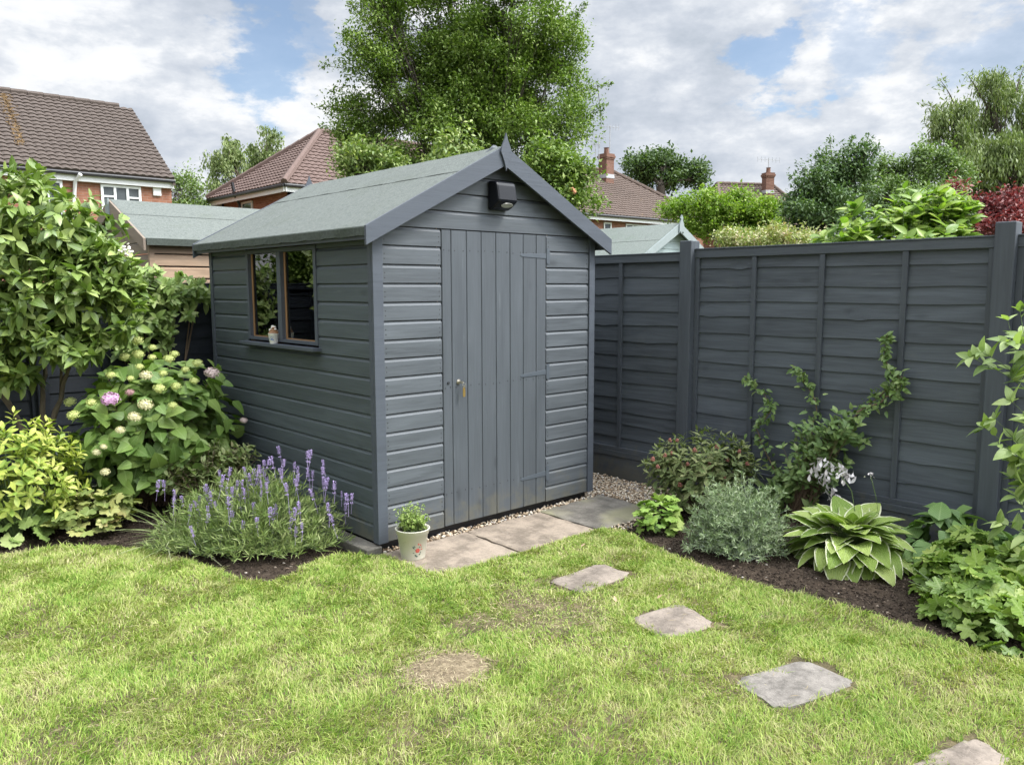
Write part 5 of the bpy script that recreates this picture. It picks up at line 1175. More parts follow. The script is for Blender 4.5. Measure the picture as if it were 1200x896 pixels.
def atd(px, depth, z=0): q = at(px, 337, depth); return np.array([q[0], q[1], z])
def multi(root, lname, lmat, tpls, base, blobs, depth, nsh, size, nleaf=9, sname='stem', smat=None, keep=None, dz=.8, **kw):
    lf, st = MB(), MB(); tot = sum(b[2]*b[3] for b in blobs)
    for (x, y, rx, ry) in blobs:
        k = depth/F_PX; c = at(x, y, depth+rng.uniform(-.05, .05)); n = max(3, int(nsh*rx*ry/tot))
        tips = dome_tips(c, (rx*k, rx*k*dz, ry*k), n, zmin=-.7, shell=(.45, 1.05))
        if keep is not None: tips = tips[keep(tips)]
        shoots(lf, st, tpls, base, tips, nleaf=nleaf, size=size, keep=keep, **kw)
    st.build(sname, smat or m_brownstem, root, smooth=True); return lf.build(lname, lmat, root)
inshed = lambda P: ~((P[:, 0] > -.035) & (P[:, 1] > -.03) & (P[:, 0] < 1.95) & (P[:, 1] < 2.45))
ingard = lambda P: inshed(P) & (P[:, 1] < BY-.07) & (P[:, 2] > .0)
overf = lambda P: inshed(P) & ((P[:, 1] < BY-.07) | (P[:, 2] > bz+.03)) & (P[:, 2] > .0)
infence = lambda P: (P[:, 0] < 2.55) & (P[:, 2] > .0)
beyond = lambda P: (P[:, 0] > 2.70)

# bright laurel over the side fence
bp = atd(1050, 6.6); lr = plant('laurel_bush', bp, 'bright lime green broad leaved bush leaning over the side fence', 'shrub')
multi(lr, 'foliage', lm_laurel, T_ov, bp, [(1075, 238, 34, 22), (1110, 242, 34, 24), (1040, 262, 42, 20), (1000, 272, 36, 16), (1095, 268, 50, 20), (970, 282, 24, 10), (1130, 240, 20, 16), (1060, 290, 80, 20), (1000, 245, 8, 12)], 6.6, 400, .118, nleaf=9, t0=.72, smat=m_stem, keep=beyond, bow=.1, droop=.05, outw=.9, facing=(-.3, -.4, 0))

# broad-leaved multi-stemmed shrub at the left
bp = atd(34, 5.75); ls = plant('broad_leaved_shrub', bp, 'large broad leaved shrub with several bare stems filling the left edge', 'shrub')
o = MB(); zc = 1.15
LB_ = [(50, 275, 78, 58), (100, 335, 52, 52), (15, 385, 60, 46), (128, 310, 34, 36), (20, 215, 40, 26), (75, 395, 50, 34), (-30, 300, 60, 80), (60, 335, 60, 60), (140, 345, 26, 30), (5, 440, 40, 26), (98, 405, 34, 30), (150, 375, 18, 28)]
for (x, y, r_) in ((-14, 440, .011), (52, 425, .012), (92, 405, .010)):
    tip = at(x, y, 5.75+rng.uniform(-.1, .2)); mid = (bp+tip)/2+np.array([.0, .0, .12])+(tip-bp)*np.array([-.35, -.35, 0]); q_ = bez(bp+rng.normal(size=3)*.02*np.array([1, 1, 0]), mid, tip, 12); q_[1:-1] += rng.normal(size=(10, 3))*.008; o.tube(q_, np.linspace(.028, r_, 12)*rng.uniform(.88, 1.15, 12), 8, cap=False); sd_ = tip+RT*rng.uniform(-.18, .18)+Z_*.15; o.tube(bez(q_[7], (q_[7]+sd_)/2+Z_*.03, sd_, 6), np.linspace(.014, .006, 6), 6, cap=False)
o.build('trunk', m_bark_pale, ls, smooth=True)
lf, st = MB(), MB()
for (x, y, rx, ry) in LB_:
    k = 5.6/F_PX; c_ = at(x, y, 5.6); n = int(600*rx*ry/sum(q[2]*q[3] for q in LB_)); tips = dome_tips(c_, (rx*k, rx*k*.8, ry*k), n, zmin=-.75, shell=(.6, 1.08)); tips = tips[overf(tips)]
    shoots(lf, st, T_ov, c_-Z_*ry*k*.5+FW*.05, tips, nleaf=10, size=.106, t0=.45, keep=overf, spread=.25, bow=.2, droop=.12, rstem=.004)
st.build('stem', m_stem, ls, smooth=True); lf.build('foliage', lm_shrub, ls)
o = MB(); fl = at(148, 293, 5.4)
pebbles(o, fl+rng.normal(size=(26, 3))*.016, rng.uniform(.008, .014, 26), .6); o.build('flower', m_cream, ls)

# hydrangea
hc_ = at(188, 492, 5.95); hbp = np.array([hc_[0]-.05, hc_[1], 0]); hy = plant('hydrangea_bush', hbp, 'big hydrangea with cream and lime flower heads, one of them pink, beside the shed wall', 'shrub')
hrad = np.array([.62, .55, .60]); hcc = np.array([hc_[0], hc_[1], .56])
lf, st = MB(), MB(); tips = dome_tips(hcc, hrad, 150, zmin=-.75, shell=(.55, 1.0)); tips = tips[ingard(tips)]
shoots(lf, st, T_heart, hbp+Z_*.03, tips, nleaf=8, t0=.6, size=.105, keep=ingard, bow=.12, outw=1.0, droop=.0, facing=(-.45, -.6, 0), spread=.25)
mound(lf, T_heart, hcc, hrad*.98, 430, .118, keep=ingard, zmin=-.85, tilt=1.7)
st.build('stem', m_brownstem, hy, smooth=True); lf.build('foliage', lm_hyd, hy)
m_fl = {k: plain('floret_'+k, c, .6, .25, 60) for k, c in (('lime', (.50, .55, .19)), ('cream', (.60, .57, .32)), ('pink', (.58, .33, .52)), ('dusky', (.35, .20, .20)), ('blush', (.62, .50, .46)))}
def flower_head(mat, r_, n=190, flat=.62):
    mb = MB(); d = rand_unit(n*2); d = d[d[:, 2] > -.15][:n]; P = d*np.array([r_, r_, r_*flat])*rng.uniform(.86, 1.06, (len(d), 1)); A = nrm(d+rng.normal(size=d.shape)*.25)
    B = nrm(np.cross(A, [.2, .5, .8])); C = np.cross(A, B)
    for j in range(4): a = j*math.pi/2; mb.inst(diamond(.95, .05, .0), P, B*math.cos(a)+C*math.sin(a)+A*.25, A, r_*.125)
    mb.raw(ICO_V*np.array([r_, r_, r_*flat])*.8, ICO_F)
    return mb.build('flower_head', mat, hy, local=True)
protos = {}
HEADS = [(437, 188, 'lime', 1), (485, 210, 'lime', .7), (440, 232, 'lime', 1), (398, 240, 'lime', .9), (484, 241, 'lime', .7), (537, 246, 'lime', .9), (555, 231, 'lime', .8), (444, 271, 'lime', .7), (628, 260, 'lime', .9), (590, 280, 'lime', .7), (465, 298, 'cream', 1), (519, 292, 'lime', .7), (353, 297, 'lime', .75), (415, 308, 'lime', .6), (618, 316, 'lime', .75), (507, 340, 'lime', 1), (560, 333, 'lime', .85), (675, 290, 'blush', 1.25), (352, 374, 'pink', 1.4), (413, 352, 'dusky', .7), (463, 392, 'cream', 1.15), (550, 394, 'lime', .75), (428, 430, 'cream', 1.0), (383, 472, 'cream', .75), (223, 383, 'lime', 1), (233, 425, 'lime', 1), (290, 385, 'lime', .8), (308, 543, 'cream', .65), (330, 525, 'cream', .55), (335, 605, 'cream', .75), (776, 441, 'blush', .65)]
for hx, hy_, kind, sc in HEADS:
    px, py = hx/2.716, hy_/2.716+330
    d = ray(px, py); d = d/np.linalg.norm(d); oc = (CAM-hcc)/(hrad*1.03); dd = d/(hrad*1.03); aa, bb_, cc_ = dd@dd, oc@dd, oc@oc-1; disc_ = bb_*bb_-aa*cc_
    P = CAM+d*((-bb_-math.sqrt(disc_))/aa) if disc_ > 0 else at(px, py, 5.75)
    if kind not in protos:
        h = flower_head(m_fl[kind], .052); protos[kind] = h; h.location = Vector(P)-hy.location; h.scale = (sc*.82,)*3
    else: h = copy_of(protos[kind], hy, Vector(P)-hy.location, rng.uniform(0, 6), sc*.82)
    h.rotation_euler = (.45, -.3, rng.uniform(0, .5))

# golden choisya, dark shrub, soft round leaves
bp = atz(18, 632); gp = plant('golden_choisya', bp, 'yellow leaved low shrub in front of the bare stems at the left edge', 'shrub')
lf = MB(); c_ = np.array([bp[0], bp[1]+.15, .33]); d = rand_unit(520); d = d[d[:, 2] > -.5][:230]; P = c_+d*np.array([.38, .32, .34])*rng.uniform(.55, 1.2, (len(d), 1)); whorls(lf, T_lance+T_obo, P, d+Z_*.7, 9, .092); lf.build('foliage', lm_yel, gp)
st = MB()
for q in P[::3]: st.tube(bez(bp, (bp+q)/2+Z_*.08, q, 5), [.006, .005, .004, .003, .003], 4, cap=False)
st.build('stem', m_stem, gp)
bp = atz(88, 590); dk = plant('dark_leaved_shrub', bp, 'small dark glossy plant between yellow shrub and hydrangea', 'shrub')
lf = MB(); c_ = np.array([bp[0], bp[1], .22]); d = rand_unit(120); d = d[d[:, 2] > -.4][:60]; P = c_+d*np.array([.28, .25, .26])*rng.uniform(.6, 1.08, (len(d), 1)); P = P[ingard(P)]; d = nrm(P-c_); whorls(lf, T_lance, P, d+Z_*.4, 7, .11, (-.1, .7)); lf.build('foliage', lm_dark, dk)
bp = atz(22, 628); mt_ = plant('lady_mantle', bp, 'low plant with soft round leaves below the yellow shrub at the left', 'plant')
lf = MB(); mound(lf, T_rnd, bp+Z_*.03, (.36, .26, .16), 60, .11, zmin=.0); mound(lf, T_rnd, atz(66, 616)+Z_*.03, (.18, .14, .16), 26, .10, zmin=.0); lf.build('foliage', lm_mantle, mt_)
bp = atz(112, 622); h1 = plant('heuchera_plant', bp, 'yellow green lobed leaf plant with rusty tints on bare soil below the hydrangea', 'plant')
lf = MB(); mound(lf, T_lobe, bp+Z_*.05, (.30, .20, .25), 130, .105, zmin=.0, layers=(.6, 1.0)); lf.build('foliage', lm_heu, h1)
# small shrub
bp = atz(243, 604); ss_ = plant('small_leaved_shrub', bp, 'small variegated shrub between hydrangea, lavender and shed wall', 'shrub')
multi(ss_, 'foliage', lm_small, T_ov, bp, [(228, 545, 32, 26), (262, 542, 32, 28), (206, 556, 24, 22), (288, 530, 18, 16)], depth_of(bp)-.02, 200, .055, nleaf=11, t0=.4, keep=ingard)
# strap grass tuft
bp = atz(214, 640); tg = plant('strappy_grass_plant', bp, 'tuft of arching cream striped strap leaves left of the lavender', 'plant')
lf = MB(); n = 90; ph = rng.uniform(0, 6.28, n); el = rng.uniform(.35, 1.35, n); D = np.column_stack([np.cos(ph)*np.cos(el), np.sin(ph)*np.cos(el), np.sin(el)]); Nn = np.column_stack([-np.cos(ph)*np.sin(el), -np.sin(ph)*np.sin(el), np.cos(el)])
P = bp+np.column_stack([rng.normal(size=(n, 2))*.035, np.zeros(n)]); w = rng.integers(0, 2, n)
for i in (0, 1): lf.inst(T_strap[i], P[w == i], D[w == i], Nn[w == i], rng.uniform(.22, .42, (w == i).sum()), SX=np.full((w == i).sum(), .42))
lf.build('foliage', lm_strap, tg)

# lavender
bp = atz(302, 640); lv = plant('lavender_bush', bp, 'lavender bush with purple flower spikes beside the shed corner', 'lavender')
lf, st = MB(), MB(); ctr = np.array([bp[0], bp[1], .0]); ax1 = np.array([.74, -.673, 0]); ax2 = np.array([.673, .74, 0])
def lav_tip(a, b_, z): return ctr+ax1*a+ax2*b_+Z_*z
tips = []
while len(tips) < 760:
    d = rand_unit(1)[0]
    if d[2] < -.05: continue
    r_ = rng.uniform(.75, 1.08); p = lav_tip(d[0]*.62*r_-.03, d[1]*.38*r_, max(.05, d[2]*.50*r_*(1-.25*abs(d[0]))))
    if inshed(p[None])[0] and p[2] > .02: tips.append(p)
tips = np.array(tips)
for q0, q1 in ((0, 190), (190, 380), (380, 570), (570, 760)):
    shoots(lf, st, T_nar, ctr+ax1*(q0-300)/1400+Z_*.02, tips[q0:q1], nleaf=22, t0=.25, size=.050, up=.2, outw=.7, rstem=.0016, bow=.12, tipcl=4, keep=lambda P: inshed(P) & (P[:, 2] > .005), spread=.4, tipsize=1, droop=-.55)
st.build('stem', m_stem, lv); lf.build('foliage', lm_lav, lv)
m_purple = plain('lavender_floret', (.36, .28, .50), .7, .45, 70)
def spike(h_):
    mb = MB(); path = np.array([[0, 0, 0], [.004, 0, h_*.5], [.0, .004, h_]]); P = []
    for k in range(7): a = h_*.62+.046*k/7*1.2+(.0 if k else -.014); P += [[.0065*math.cos(q), .0065*math.sin(q), a] for q in np.arange(0, 6.2, 1.25)+k]
    P = np.array(P)+rng.normal(size=(len(P), 3))*.0015; d_ = nrm(P*np.array([1, 1, 0])+Z_*.012)
    mb.inst(diamond(.8, .3, .1), P, d_, Z_+0*d_, .0105); mb.tube(path, [.0011, .001, .0009], 3); return mb.build('flower_spike', m_purple, lv, local=True)
sp = [spike(h_) for h_ in (.13, .16, .11)]
SPK = [(192, 562), (205, 573), (219, 592), (224, 614), (222, 622), (240, 600), (255, 556), (262, 570), (263, 578), (258, 585), (268, 582), (272, 597), (275, 560), (290, 561), (297, 550), (306, 545), (314, 548), (322, 535), (305, 575), (322, 572), (325, 590), (333, 546), (343, 540), (352, 588), (353, 612), (358, 527), (363, 550), (378, 547), (380, 556), (391, 565), (408, 577), (272, 630), (248, 575), (302, 603), (236, 583), (318, 558), (350, 560), (372, 570), (400, 575), (411, 577), (230, 605), (283, 612), (215, 580), (244, 568), (252, 592), (268, 608), (286, 570), (296, 588), (312, 600), (338, 565), (345, 556), (335, 606), (290, 545), (310, 537), (328, 553), (341, 598), (228, 640), (385, 590), (395, 600), (300, 560), (262, 562), (270, 570)]
SPK = [(x_, y_) for x_, y_ in SPK]; SPK += [(x_+rng.uniform(-16, 16), y_+rng.uniform(-14, 14)) for x_, y_ in SPK[:34]]
for i, (px, py) in enumerate(SPK):
    P = at(px, py+6, depth_of(bp)-rng.uniform(.0, .36)); z = P[2]
    if P[0] > -.05 and P[1] > -.05: P = at(px, py+6, depth_of(bp)-.35)
    if i < 3: h = sp[i]
    else: h = copy_of(sp[i % 3], lv, (0, 0, 0), rng.uniform(0, 6), rng.uniform(.8, 1.15))
    hh = (.13, .16, .11)[i % 3]*h.scale[0]*.8
    h.location = Vector(P-Z_*hh)-lv.location; h.rotation_euler = (rng.uniform(-.25, .15), rng.uniform(-.3, .3), h.rotation_euler.z)

# climber with small leaves on the rear fence
bp = np.array([-.35, BY-.12, 0.0]); cr = plant('climbing_shrub', bp, 'leafy climber with pale edged leaves on top of the rear fence beside the shed', 'climber')
lf, st = MB(), MB()
for (x, y, rx, ry, n) in ((162, 338, 28, 28, 44), (205, 340, 22, 18, 34), (236, 342, 16, 13, 20), (188, 366, 16, 24, 22), (156, 375, 18, 30, 22), (224, 362, 8, 10, 5), (196, 398, 9, 20, 8), (150, 410, 14, 20, 10)):
    c_ = aty(x, y+ry*.8, BY-.06); tips = np.array([aty(x+rng.uniform(-rx, rx), y+rng.uniform(-ry, ry), BY-.08-rng.uniform(0, .22)) for k in range(n)]); tips = tips[inshed(tips)]
    mid_ = (bp+c_)/2+np.array([rng.uniform(-.1, .1), -.02, 0]); st.tube(bez(bp, mid_, c_, 8)+rng.normal(size=(8, 3))*np.array([.012, .003, .012]), np.linspace(.012, .006, 8), 6)
    shoots(lf, st, T_ov, c_, tips, nleaf=9, t0=.35, size=.078, keep=inshed, bow=.15, spread=.1, rstem=.003, facing=(-.3, -.6, 0))
st.build('stem', m_brownstem, cr, smooth=True); lf.build('foliage', lm_mantle, cr)

# right border
bp = atz(822, 606); sk = plant('skimmia_bush', bp, 'low shrub with red bud clusters beside the grey post and gravel', 'shrub')
dp = depth_of(bp); lf, st = MB(), MB(); P = []
for (x, y, rx, ry, n) in ((822, 548, 56, 28, 110), (788, 556, 28, 30, 44), (862, 555, 26, 26, 40), (820, 575, 50, 26, 60)):
    k = dp/F_PX; c_ = at(x, y, dp); d = rand_unit(n*3); d = d[(d[:, 2] > -.5) & (d@FW < .5)][:n]; P.append(c_+d*np.array([rx*k*.8, rx*k*.8, ry*k])*rng.uniform(.55, 1.2, (len(d), 1)))
P = np.vstack(P); P = P[infence(P)]; d = nrm(P-(bp+Z_*.12)); whorls(lf, T_obo+T_lance, P, d+Z_*.5, 8, .082, (-.1, .9)); lf.build('foliage', lm_skim, sk)
for q in P[::4]: st.tube(bez(bp, (bp+q)/2+Z_*.05, q, 5), [.006, .005, .004, .003, .003], 4, cap=False)
st.build('stem', m_brownstem, sk)
m_bud = plain('red_buds', (.26, .10, .075), .7, .5, 90)
def bud():
    mb = MB(); dd = rand_unit(34); dd[:, 2] = abs(dd[:, 2]); mb.raw(ICO_V*0.004, ICO_F); pebbles(mb, dd*np.array([.010, .010, .022]), rng.uniform(.0025, .0045, 34), .9); return mb.build('bud_cluster', m_bud, sk, local=True)
b0 = bud()
for i, (x, y) in enumerate([(785, 517), (793, 517), (765, 540), (779, 535), (814, 529), (788, 532), (820, 556), (797, 570), (840, 525), (852, 540), (876, 545), (866, 530), (806, 545), (831, 545), (771, 548), (848, 560)]):
    q = at(x, y, dp-.22); h = b0 if i == 0 else copy_of(b0, sk, (0, 0, 0), rng.uniform(0, 6), rng.uniform(.8, 1.3)); h.location = Vector(q)-sk.location; h.rotation_euler = (rng.uniform(-.4, .2), rng.uniform(-.3, .3), h.rotation_euler.z)

bp = atz(772, 622); h2 = plant('heuchera_plant', bp, 'small bright lime plant with rounded leaves at the corner of the greenish slab', 'plant')
lf = MB(); mound(lf, T_lobe+T_rnd, bp+Z_*.06, (.17, .15, .19), 85, .085, zmin=-.3, layers=(.6, 1.0)); lf.build('foliage', lm_heu2, h2)

bp = atz(862, 652)+np.array([.1, .05, 0]); sv = plant('silver_bush', bp, 'silvery grey feathery bush between lime plant and hosta', 'shrub')
lf, st = MB(), MB(); tips = []
while len(tips) < 520:
    d = rand_unit(1)[0]
    if d[2] < -.1: continue
    r_ = rng.uniform(.7, 1.0)+.22*rng.uniform()**3; tips.append(bp+ax1*d[0]*.33*r_+ax2*d[1]*.28*r_+Z_*max(.04, .05+d[2]*.40*r_*(1+.18*math.sin(d[0]*9+1)*math.cos(d[1]*7))))
shoots(lf, st, [diamond(.16, .1, .1), diamond(.2, .1, -.1)], bp+Z_*.01, np.array(tips), nleaf=32, t0=.3, size=.031, up=.3, outw=1.0, rstem=.0018, bow=.14, tipcl=5, keep=infence, spread=.35, tipsize=.9, droop=-.3)
st.build('stem', plain('silver_stem', (.25, .30, .22), .7), sv); lf.build('foliage', lm_silver, sv)

# climber on the side fence
XF = 2.53
bp = atx(940, 596, XF-.05); bp = np.array([XF-.06, bp[1], 0.03]); cl = plant('flowering_climber', bp, 'twining climber with white drooping flowers on the side fence', 'climber')
lf, st = MB(), MB()
STEMS = [[(940, 590), (905, 548), (893, 520), (886, 500), (905, 482), (897, 462), (880, 447), (872, 440)], [(940, 590), (948, 540), (952, 500), (957, 470), (946, 452), (936, 437), (930, 428)],
         [(940, 590), (965, 535), (990, 500), (1008, 482), (1030, 465), (1045, 448), (1040, 425), (1037, 400), (1040, 392)], [(1008, 482), (1028, 472), (1046, 462), (1055, 452), (1052, 437), (1066, 462)], [(965, 535), (985, 515), (1005, 512), (1015, 520)]]
DENS = [70, 60, 120, 40, 26]
for pts, n in zip(STEMS, DENS):
    Q = np.array([atx(x, y, XF-rng.uniform(0, .03)) for x, y in pts]); Q[0][0] = XF-.06
    seg = np.linspace(0, len(Q)-1, 26); Qs = np.array([Q[int(s_)]+(Q[min(int(s_)+1, len(Q)-1)]-Q[int(s_)])*(s_-int(s_)) for s_ in seg]); Qs[1:-1] += rng.normal(size=(24, 3))*.006*np.array([.5, 1, 1])
    st.tube(Qs, np.linspace(.006, .002, 26), 5)
    for _ in range(2):
        tt = rng.uniform(2, 25, n); i0 = tt.astype(int); P = Qs[i0]+rng.normal(size=(n, 3))*.022*np.array([.5, 1, 1])*np.clip((26-tt)/10, .4, 1.2)[:, None]
        D = rng.normal(size=(n, 3))+np.array([-.5, -.1, .0]); Nn = np.array([-.8, -.1, .6])+rng.normal(size=(n, 3))*.35; w = rng.integers(0, 3, n)
        for j in range(3): lf.inst(T_ov[j], P[w == j], D[w == j], Nn[w == j], rng.uniform(.035, .062, (w == j).sum()))
tips = []
for (x, y, rx, ry, n) in ((935, 560, 40, 34, 60), (955, 515, 30, 18, 26), (985, 505, 26, 18, 22), (915, 575, 24, 24, 22), (970, 545, 26, 26, 22)):
    for k in range(n): tips.append(atx(x+rng.normal()*rx*.5, y+rng.normal()*ry*.5, XF-rng.uniform(.02, .2)))
tips = np.array(tips); shoots(lf, st, T_ov, bp, tips[tips[:, 2] > .05], nleaf=8, t0=.6, size=.062, keep=infence, rstem=.003, facing=(-.5, -.3, 0))
st.build('stem', m_brownstem, cl, smooth=True); lf.build('foliage', lm_jas, cl)
m_petal = LM('white_petals', [(.1, (.62, .56, .56)), (.6, (.78, .75, .73)), (.9, (.80, .72, .72))], rib=0, tint=(1, 1, 1))
def bloom():
    mb = MB(); n = 9; P = rng.normal(size=(n, 3))*np.array([.014, .014, .018]); D = rng.normal(size=(n, 3))*.6-Z_*1.0; mb.inst(leaf_tpl(.45, 'obovate', 3, .1, .2), P, D, rng.normal(size=(n, 3)), rng.uniform(.032, .052, n)); return mb.build('flower_cluster', m_petal, cl, local=True)
f0 = bloom()
for i, (x, y) in enumerate([(958, 543), (966, 538), (974, 545), (985, 545), (990, 553), (963, 561), (972, 572), (976, 580), (968, 555), (998, 556), (955, 550)]):
    q = atx(x, y, XF-.22); h = f0 if i == 0 else copy_of(f0, cl, (0, 0, 0), rng.uniform(0, 6), rng.uniform(.7, 1.15)); h.location = Vector(q)-cl.location

# hosta
bp = atz(1000, 668)+np.array([.12, .08, 0]); ho = plant('hosta_plant', bp, 'hosta with broad pale green leaves edged in white, on the soil by the side fence', 'plant')
lf, st = MB(), MB()
tiers = [(7, 1.2, .02, .20, .115), (10, .95, .05, .215, .135), (14, .75, .09, .215, .15), (18, .50, .13, .20, .155), (22, .25, .17, .165, .155), (24, .0, .195, .125, .15), (22, -.25, .20, .085, .14), (16, -.5, .19, .05, .13)]
for n, el, r_, z, size in tiers:
    ph = np.arange(n)*6.283/n+rng.uniform(0, 6)+rng.normal(size=n)*.15; e = el+rng.normal(size=n)*.12; ch, sh = np.cos(ph), np.sin(ph)
    H = np.column_stack([ch, sh, 0*ch]); P = bp+H*r_*rng.uniform(.8, 1.25, (n, 1))+Z_*(z+rng.normal(size=(n, 1))*.012); D = H*np.cos(e)[:, None]+Z_*np.sin(e)[:, None]+rng.normal(size=(n, 3))*.13; Nn = -H*np.sin(e)[:, None]+Z_*np.cos(e)[:, None]+rng.normal(size=(n, 3))*.12
    S = size*1.2*rng.uniform(.8, 1.15, n); w = rng.integers(0, 3, n)
    for j in range(3): lf.inst(T_hosta[j], P[w == j], D[w == j], Nn[w == j], S[w == j])
    for q in P: st.tube(bez(bp+Z_*.01, (bp+q)/2+Z_*.03, q, 4), .004, 5, cap=False)
lf.build('foliage', lm_hosta, ho, smooth=True); st.build('leaf_stalk', m_stem, ho)
for pts, n in (([(1030, 604), (1026, 580), (1020, 556)], 5), ([(1002, 600), (998, 575), (985, 556)], 4)):
    o = MB(); Q = [at(x, y, depth_of(bp)+.03) for x, y in pts]; o.tube([bp+Z_*.05]+Q, .0025, 5); fs = o.build('flower_stalk', m_stem, ho)
    o = MB(); P = Q[-1]+rng.normal(size=(n*2, 3))*.014; o.inst(leaf_tpl(.45, 'obovate', 2, .1, .2), P, rng.normal(size=P.shape)-Z_*.6, rng.normal(size=P.shape), .026); o.build('flower', m_petal, fs)

# broad soft leaved plant behind, geranium in front
bp = atz(1112, 672)+np.array([.12, .08, 0]); br = plant('soft_leaved_plant', bp, 'dark green soft leaved plant between hosta and thick fence post', 'plant')
lf = MB(); mound(lf, [leaf_tpl(.75, 'heart', 5, .15, .3)], bp+Z_*.10, (.26, .22, .24), 70, .13, zmin=-.2, keep=infence); mound(lf, [leaf_tpl(.75, 'heart', 5, .15, .3)], atz(1180, 690)+np.array([.2, 0, .12]), (.2, .2, .16), 40, .12, zmin=-.2, keep=infence); lf.build('foliage', lm_broad, br)
bp = atz(1135, 735)+np.array([.12, .06, 0]); gr = plant('geranium_plant', bp, 'wide mound of lobed mid green leaves in the lower right corner by the lawn edge', 'plant')
lf, st = MB(), MB()
for (x, y, z, r1, rz_, n) in ((1108, 706, .16, .17, .16, 80), (1160, 735, .17, .24, .19, 150), (1205, 715, .22, .24, .20, 120), (1140, 690, .20, .22, .19, 120), (1190, 765, .10, .2, .15, 90), (1125, 735, .1, .17, .13, 70)):
    c_ = atz(x, y)+np.array([.1, .05, z*.5]); mound(lf, T_palm, c_, (r1, r1*.8, rz_), n, .115, zmin=-.35, tilt=.8, keep=infence)
for k in range(60): q = bp+np.array([rng.normal()*.1, rng.normal()*.1, .17]); st.tube(bez(bp+np.array([rng.normal()*.05, rng.normal()*.05, 0]), (bp+q)/2+Z_*.05, q, 4), .002, 4, cap=False)
st.build('stem', m_stem, gr); lf.build('foliage', lm_ger, gr)

# sprigs at the right edge
bp = atd(1238, 3.95); ed = plant('young_shrub', bp, 'loose shrub with pale green twigs reaching in at the right edge', 'shrub')
lf, st = MB(), MB()
tr_ = at(1225, 500, 3.9); st.tube(bez(bp, (bp+tr_)/2, tr_, 6), .009, 6); 
for b0_, pts in (((1225, 560), [(1180, 372), (1195, 362)]), ((1222, 470), [(1136, 418), (1150, 412)]), ((1222, 560), [(1152, 500), (1165, 490), (1170, 520)]), ((1225, 640), [(1172, 612), (1190, 580)]), ((1220, 430), [(1196, 395), (1180, 400)]), ((1225, 520), [(1185, 470), (1190, 540), (1200, 560)]), ((1230, 680), [(1195, 655)]), ((1225, 600), [(1185, 560)])):
    shoots(lf, st, T_ov, at(*b0_, 3.9), [at(x, y, 3.9+rng.uniform(-.1, .1)) for x, y in pts], nleaf=13, t0=.15, size=.088, rstem=.0035, spread=.02, bow=.1, outw=.75, droop=-.1, tipsize=.75)
st.build('stem', m_stem, ed, smooth=True); lf.build('foliage', lm_edge, ed)

# thyme in the pot
lf, st = MB(), MB(); pc_ = np.array([pp[0], pp[1], .172]); tips = [pc_+np.array([.10*math.cos(a)*r_, .10*math.sin(a)*r_, rng.choice([.07, .08, .10, .15])*rng.uniform(.7, 1.1)*(1.1-.2*r_)]) for a, r_ in zip(rng.uniform(0, 6.28, 150), rng.uniform(0, 1.1, 150)**.5)]
shoots(lf, st, [diamond(.6, .1, .1)], pc_, tips, nleaf=24, t0=.15, size=.013, up=.5, outw=1.0, rstem=.001, bow=.1, spread=.15, tipcl=4)
st.build('stem', m_stem, pot); lf.build('foliage', lm_thyme, pot)

# fallen leaves on the lawn
m_dead = plain('dry_leaf', (.33, .24, .14), .7, .4, 40)
for x, y, lb in ((770, 701, 'dry tan leaf on the lawn above the second stepping stone'), (681, 640, 'pale curled leaf on the lawn nearest the paving slabs'), (722, 705, 'dark curled leaf on the lawn between the first two stepping stones'), (1177, 796, 'cream dry leaf on the grass near the right photo edge'), (700, 640, 'small tan leaf on the lawn just below the greenish slab')):
    q = atz(x, y, .035); o = MB(); o.inst(leaf_tpl(.55, 'ovate', 3, .25, -.35), q[None], np.array([[rng.normal(), rng.normal(), .15]]), np.array([[.1, 0, 1.0]]), .036); o = o.build('fallen_leaf', m_dead, loc=q); tag(o, lb, 'fallen leaf', 'fallen leaves on the lawn')

# ------------------------------------------------------------------ sky, sun, view
SUN_EL, SUN_AZ = 52, math.atan2(-.80, .60)      # direction to the sun in the xy plane
sd = np.array([math.cos(R(SUN_EL))*math.cos(SUN_AZ), math.cos(R(SUN_EL))*math.sin(SUN_AZ), math.sin(R(SUN_EL))])
sl_ = bpy.data.lights.new('sun', 'SUN'); sl_.energy = SUN_E; sl_.angle = R(14); sl_.color = (1.0, .955, .88)
so = bpy.data.objects.new('sun', sl_); COL.objects.link(so); so.rotation_euler = Vector(-sd).to_track_quat('-Z', 'Y').to_euler(); so.location = (0, 0, 30)
w = bpy.data.worlds.new('World'); scene.world = w; w.use_nodes = True; t = w.node_tree; t.nodes.clear()
sky = N(t, 'ShaderNodeTexSky', sky_type='NISHITA', sun_disc=False); sky.sun_elevation = R(SUN_EL); sky.sun_rotation = math.atan2(sd[0], sd[1]); sky.air_density = 1.0; sky.dust_density = .6
tc = N(t, 'ShaderNodeTexCoord').outputs['Generated']; sx = N(t, 'ShaderNodeSeparateXYZ'); t.links.new(tc, sx.inputs[0])
zc = math_(t, 'MAXIMUM', sx.outputs[2], 0.0); den = math_(t, 'ADD', zc, .16)
cv = N(t, 'ShaderNodeCombineXYZ'); t.links.new(math_(t, 'DIVIDE', sx.outputs[0], den), cv.inputs[0]); t.links.new(math_(t, 'DIVIDE', sx.outputs[1], den), cv.inputs[1])
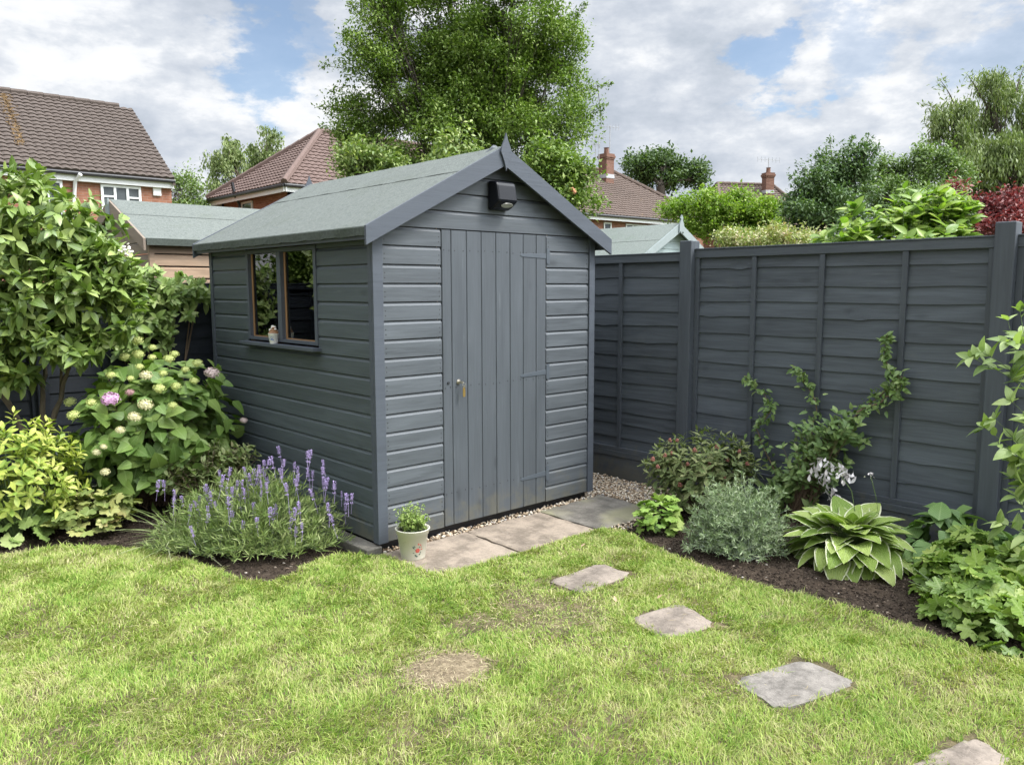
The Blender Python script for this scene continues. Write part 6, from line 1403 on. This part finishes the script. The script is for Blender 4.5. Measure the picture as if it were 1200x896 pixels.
# rotate so that cloud rolls lie across the view
mp = N(t, 'ShaderNodeMapping'); mp.inputs['Rotation'].default_value = (0, 0, YAW); mp.inputs['Scale'].default_value = (1, 1, 1); mp.inputs['Location'].default_value = (3.1, 1.4, 0); t.links.new(cv.outputs[0], mp.inputs[0])
cz = N(t, 'ShaderNodeMapping'); cz.inputs['Scale'].default_value = (1, 1, 2.1); cz.inputs['Location'].default_value = (.6, .25, .1); t.links.new(tc, cz.inputs[0]); cvo = cz.outputs[0]
n1 = noise(t, cvo, 4.2, 10, .58, .0); n2 = noise(t, cvo, 11, 8, .6, .0); n3 = noise(t, cvo, 1.3, 3, .5)
shade = math_(t, 'ADD', math_(t, 'MULTIPLY', n1, .62), math_(t, 'MULTIPLY', n2, .38))
cl_ = ramp(t, shade, [(.38, (.46, .52, .60)), (.46, (.60, .65, .73)), (.51, (.73, .77, .83)), (.55, (.90, .92, .95)), (.60, (.99, .99, 1.0))])
gap = None
for (px, py, rad, st_) in ((305, 62, .062, .95), (350, 30, .035, .7), (905, 80, .042, .9), (1150, 55, .05, .4), (1000, 25, .05, .4)):
    d = ray(px, py); d = d/np.linalg.norm(d)
    dp_ = N(t, 'ShaderNodeVectorMath', operation='DISTANCE'); t.links.new(tc, dp_.inputs[0]); dp_.inputs[1].default_value = tuple(d)
    v = math_(t, 'MULTIPLY', smooth(t, math_(t, 'ADD', dp_.outputs['Value'], math_(t, 'MULTIPLY', math_(t, 'SUBTRACT', n2, .5), .32)), rad, rad*.25), st_)
    gap = v if gap is None else math_(t, 'MAXIMUM', gap, v)
gap = math_(t, 'MAXIMUM', gap, math_(t, 'MULTIPLY', smooth(t, n3, .60, .72), math_(t, 'GREATER_THAN', sx.outputs[2], .5)))
skyc = N(t, 'ShaderNodeVectorMath', operation='SCALE'); t.links.new(sky.outputs[0], skyc.inputs[0]); skyc.inputs[3].default_value = SKY_S
# overcast sky is brighter towards the zenith
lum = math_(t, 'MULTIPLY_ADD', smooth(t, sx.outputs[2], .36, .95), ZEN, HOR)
# thin cloud glowing round the veiled sun
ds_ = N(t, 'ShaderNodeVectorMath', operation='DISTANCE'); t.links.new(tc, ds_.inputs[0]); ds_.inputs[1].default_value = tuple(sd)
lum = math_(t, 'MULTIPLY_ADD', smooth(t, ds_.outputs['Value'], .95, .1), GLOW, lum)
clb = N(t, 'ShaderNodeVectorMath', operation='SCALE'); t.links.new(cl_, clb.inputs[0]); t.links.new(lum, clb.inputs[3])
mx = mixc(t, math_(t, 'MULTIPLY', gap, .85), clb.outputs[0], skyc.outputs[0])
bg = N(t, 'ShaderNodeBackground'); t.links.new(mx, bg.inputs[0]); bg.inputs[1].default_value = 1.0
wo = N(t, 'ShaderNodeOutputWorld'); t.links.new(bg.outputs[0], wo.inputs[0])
scene.view_settings.view_transform = 'Standard'; scene.view_settings.look = 'None'; scene.view_settings.gamma = 1; scene.view_settings.exposure = EXPO
scene.render.engine = 'CYCLES'; c = scene.cycles
c.max_bounces = 6; c.diffuse_bounces = 3; c.glossy_bounces = 2; c.transmission_bounces = 2; c.transparent_max_bounces = 8; c.caustics_reflective = False; c.caustics_refractive = False
c.use_adaptive_sampling = True; c.adaptive_threshold = .02; c.use_denoising = True; c.sample_clamp_indirect = 4
try: c.denoiser = 'OPENIMAGEDENOISE'
except Exception: pass
w.cycles.sampling_method = 'MANUAL'; w.cycles.sample_map_resolution = 512
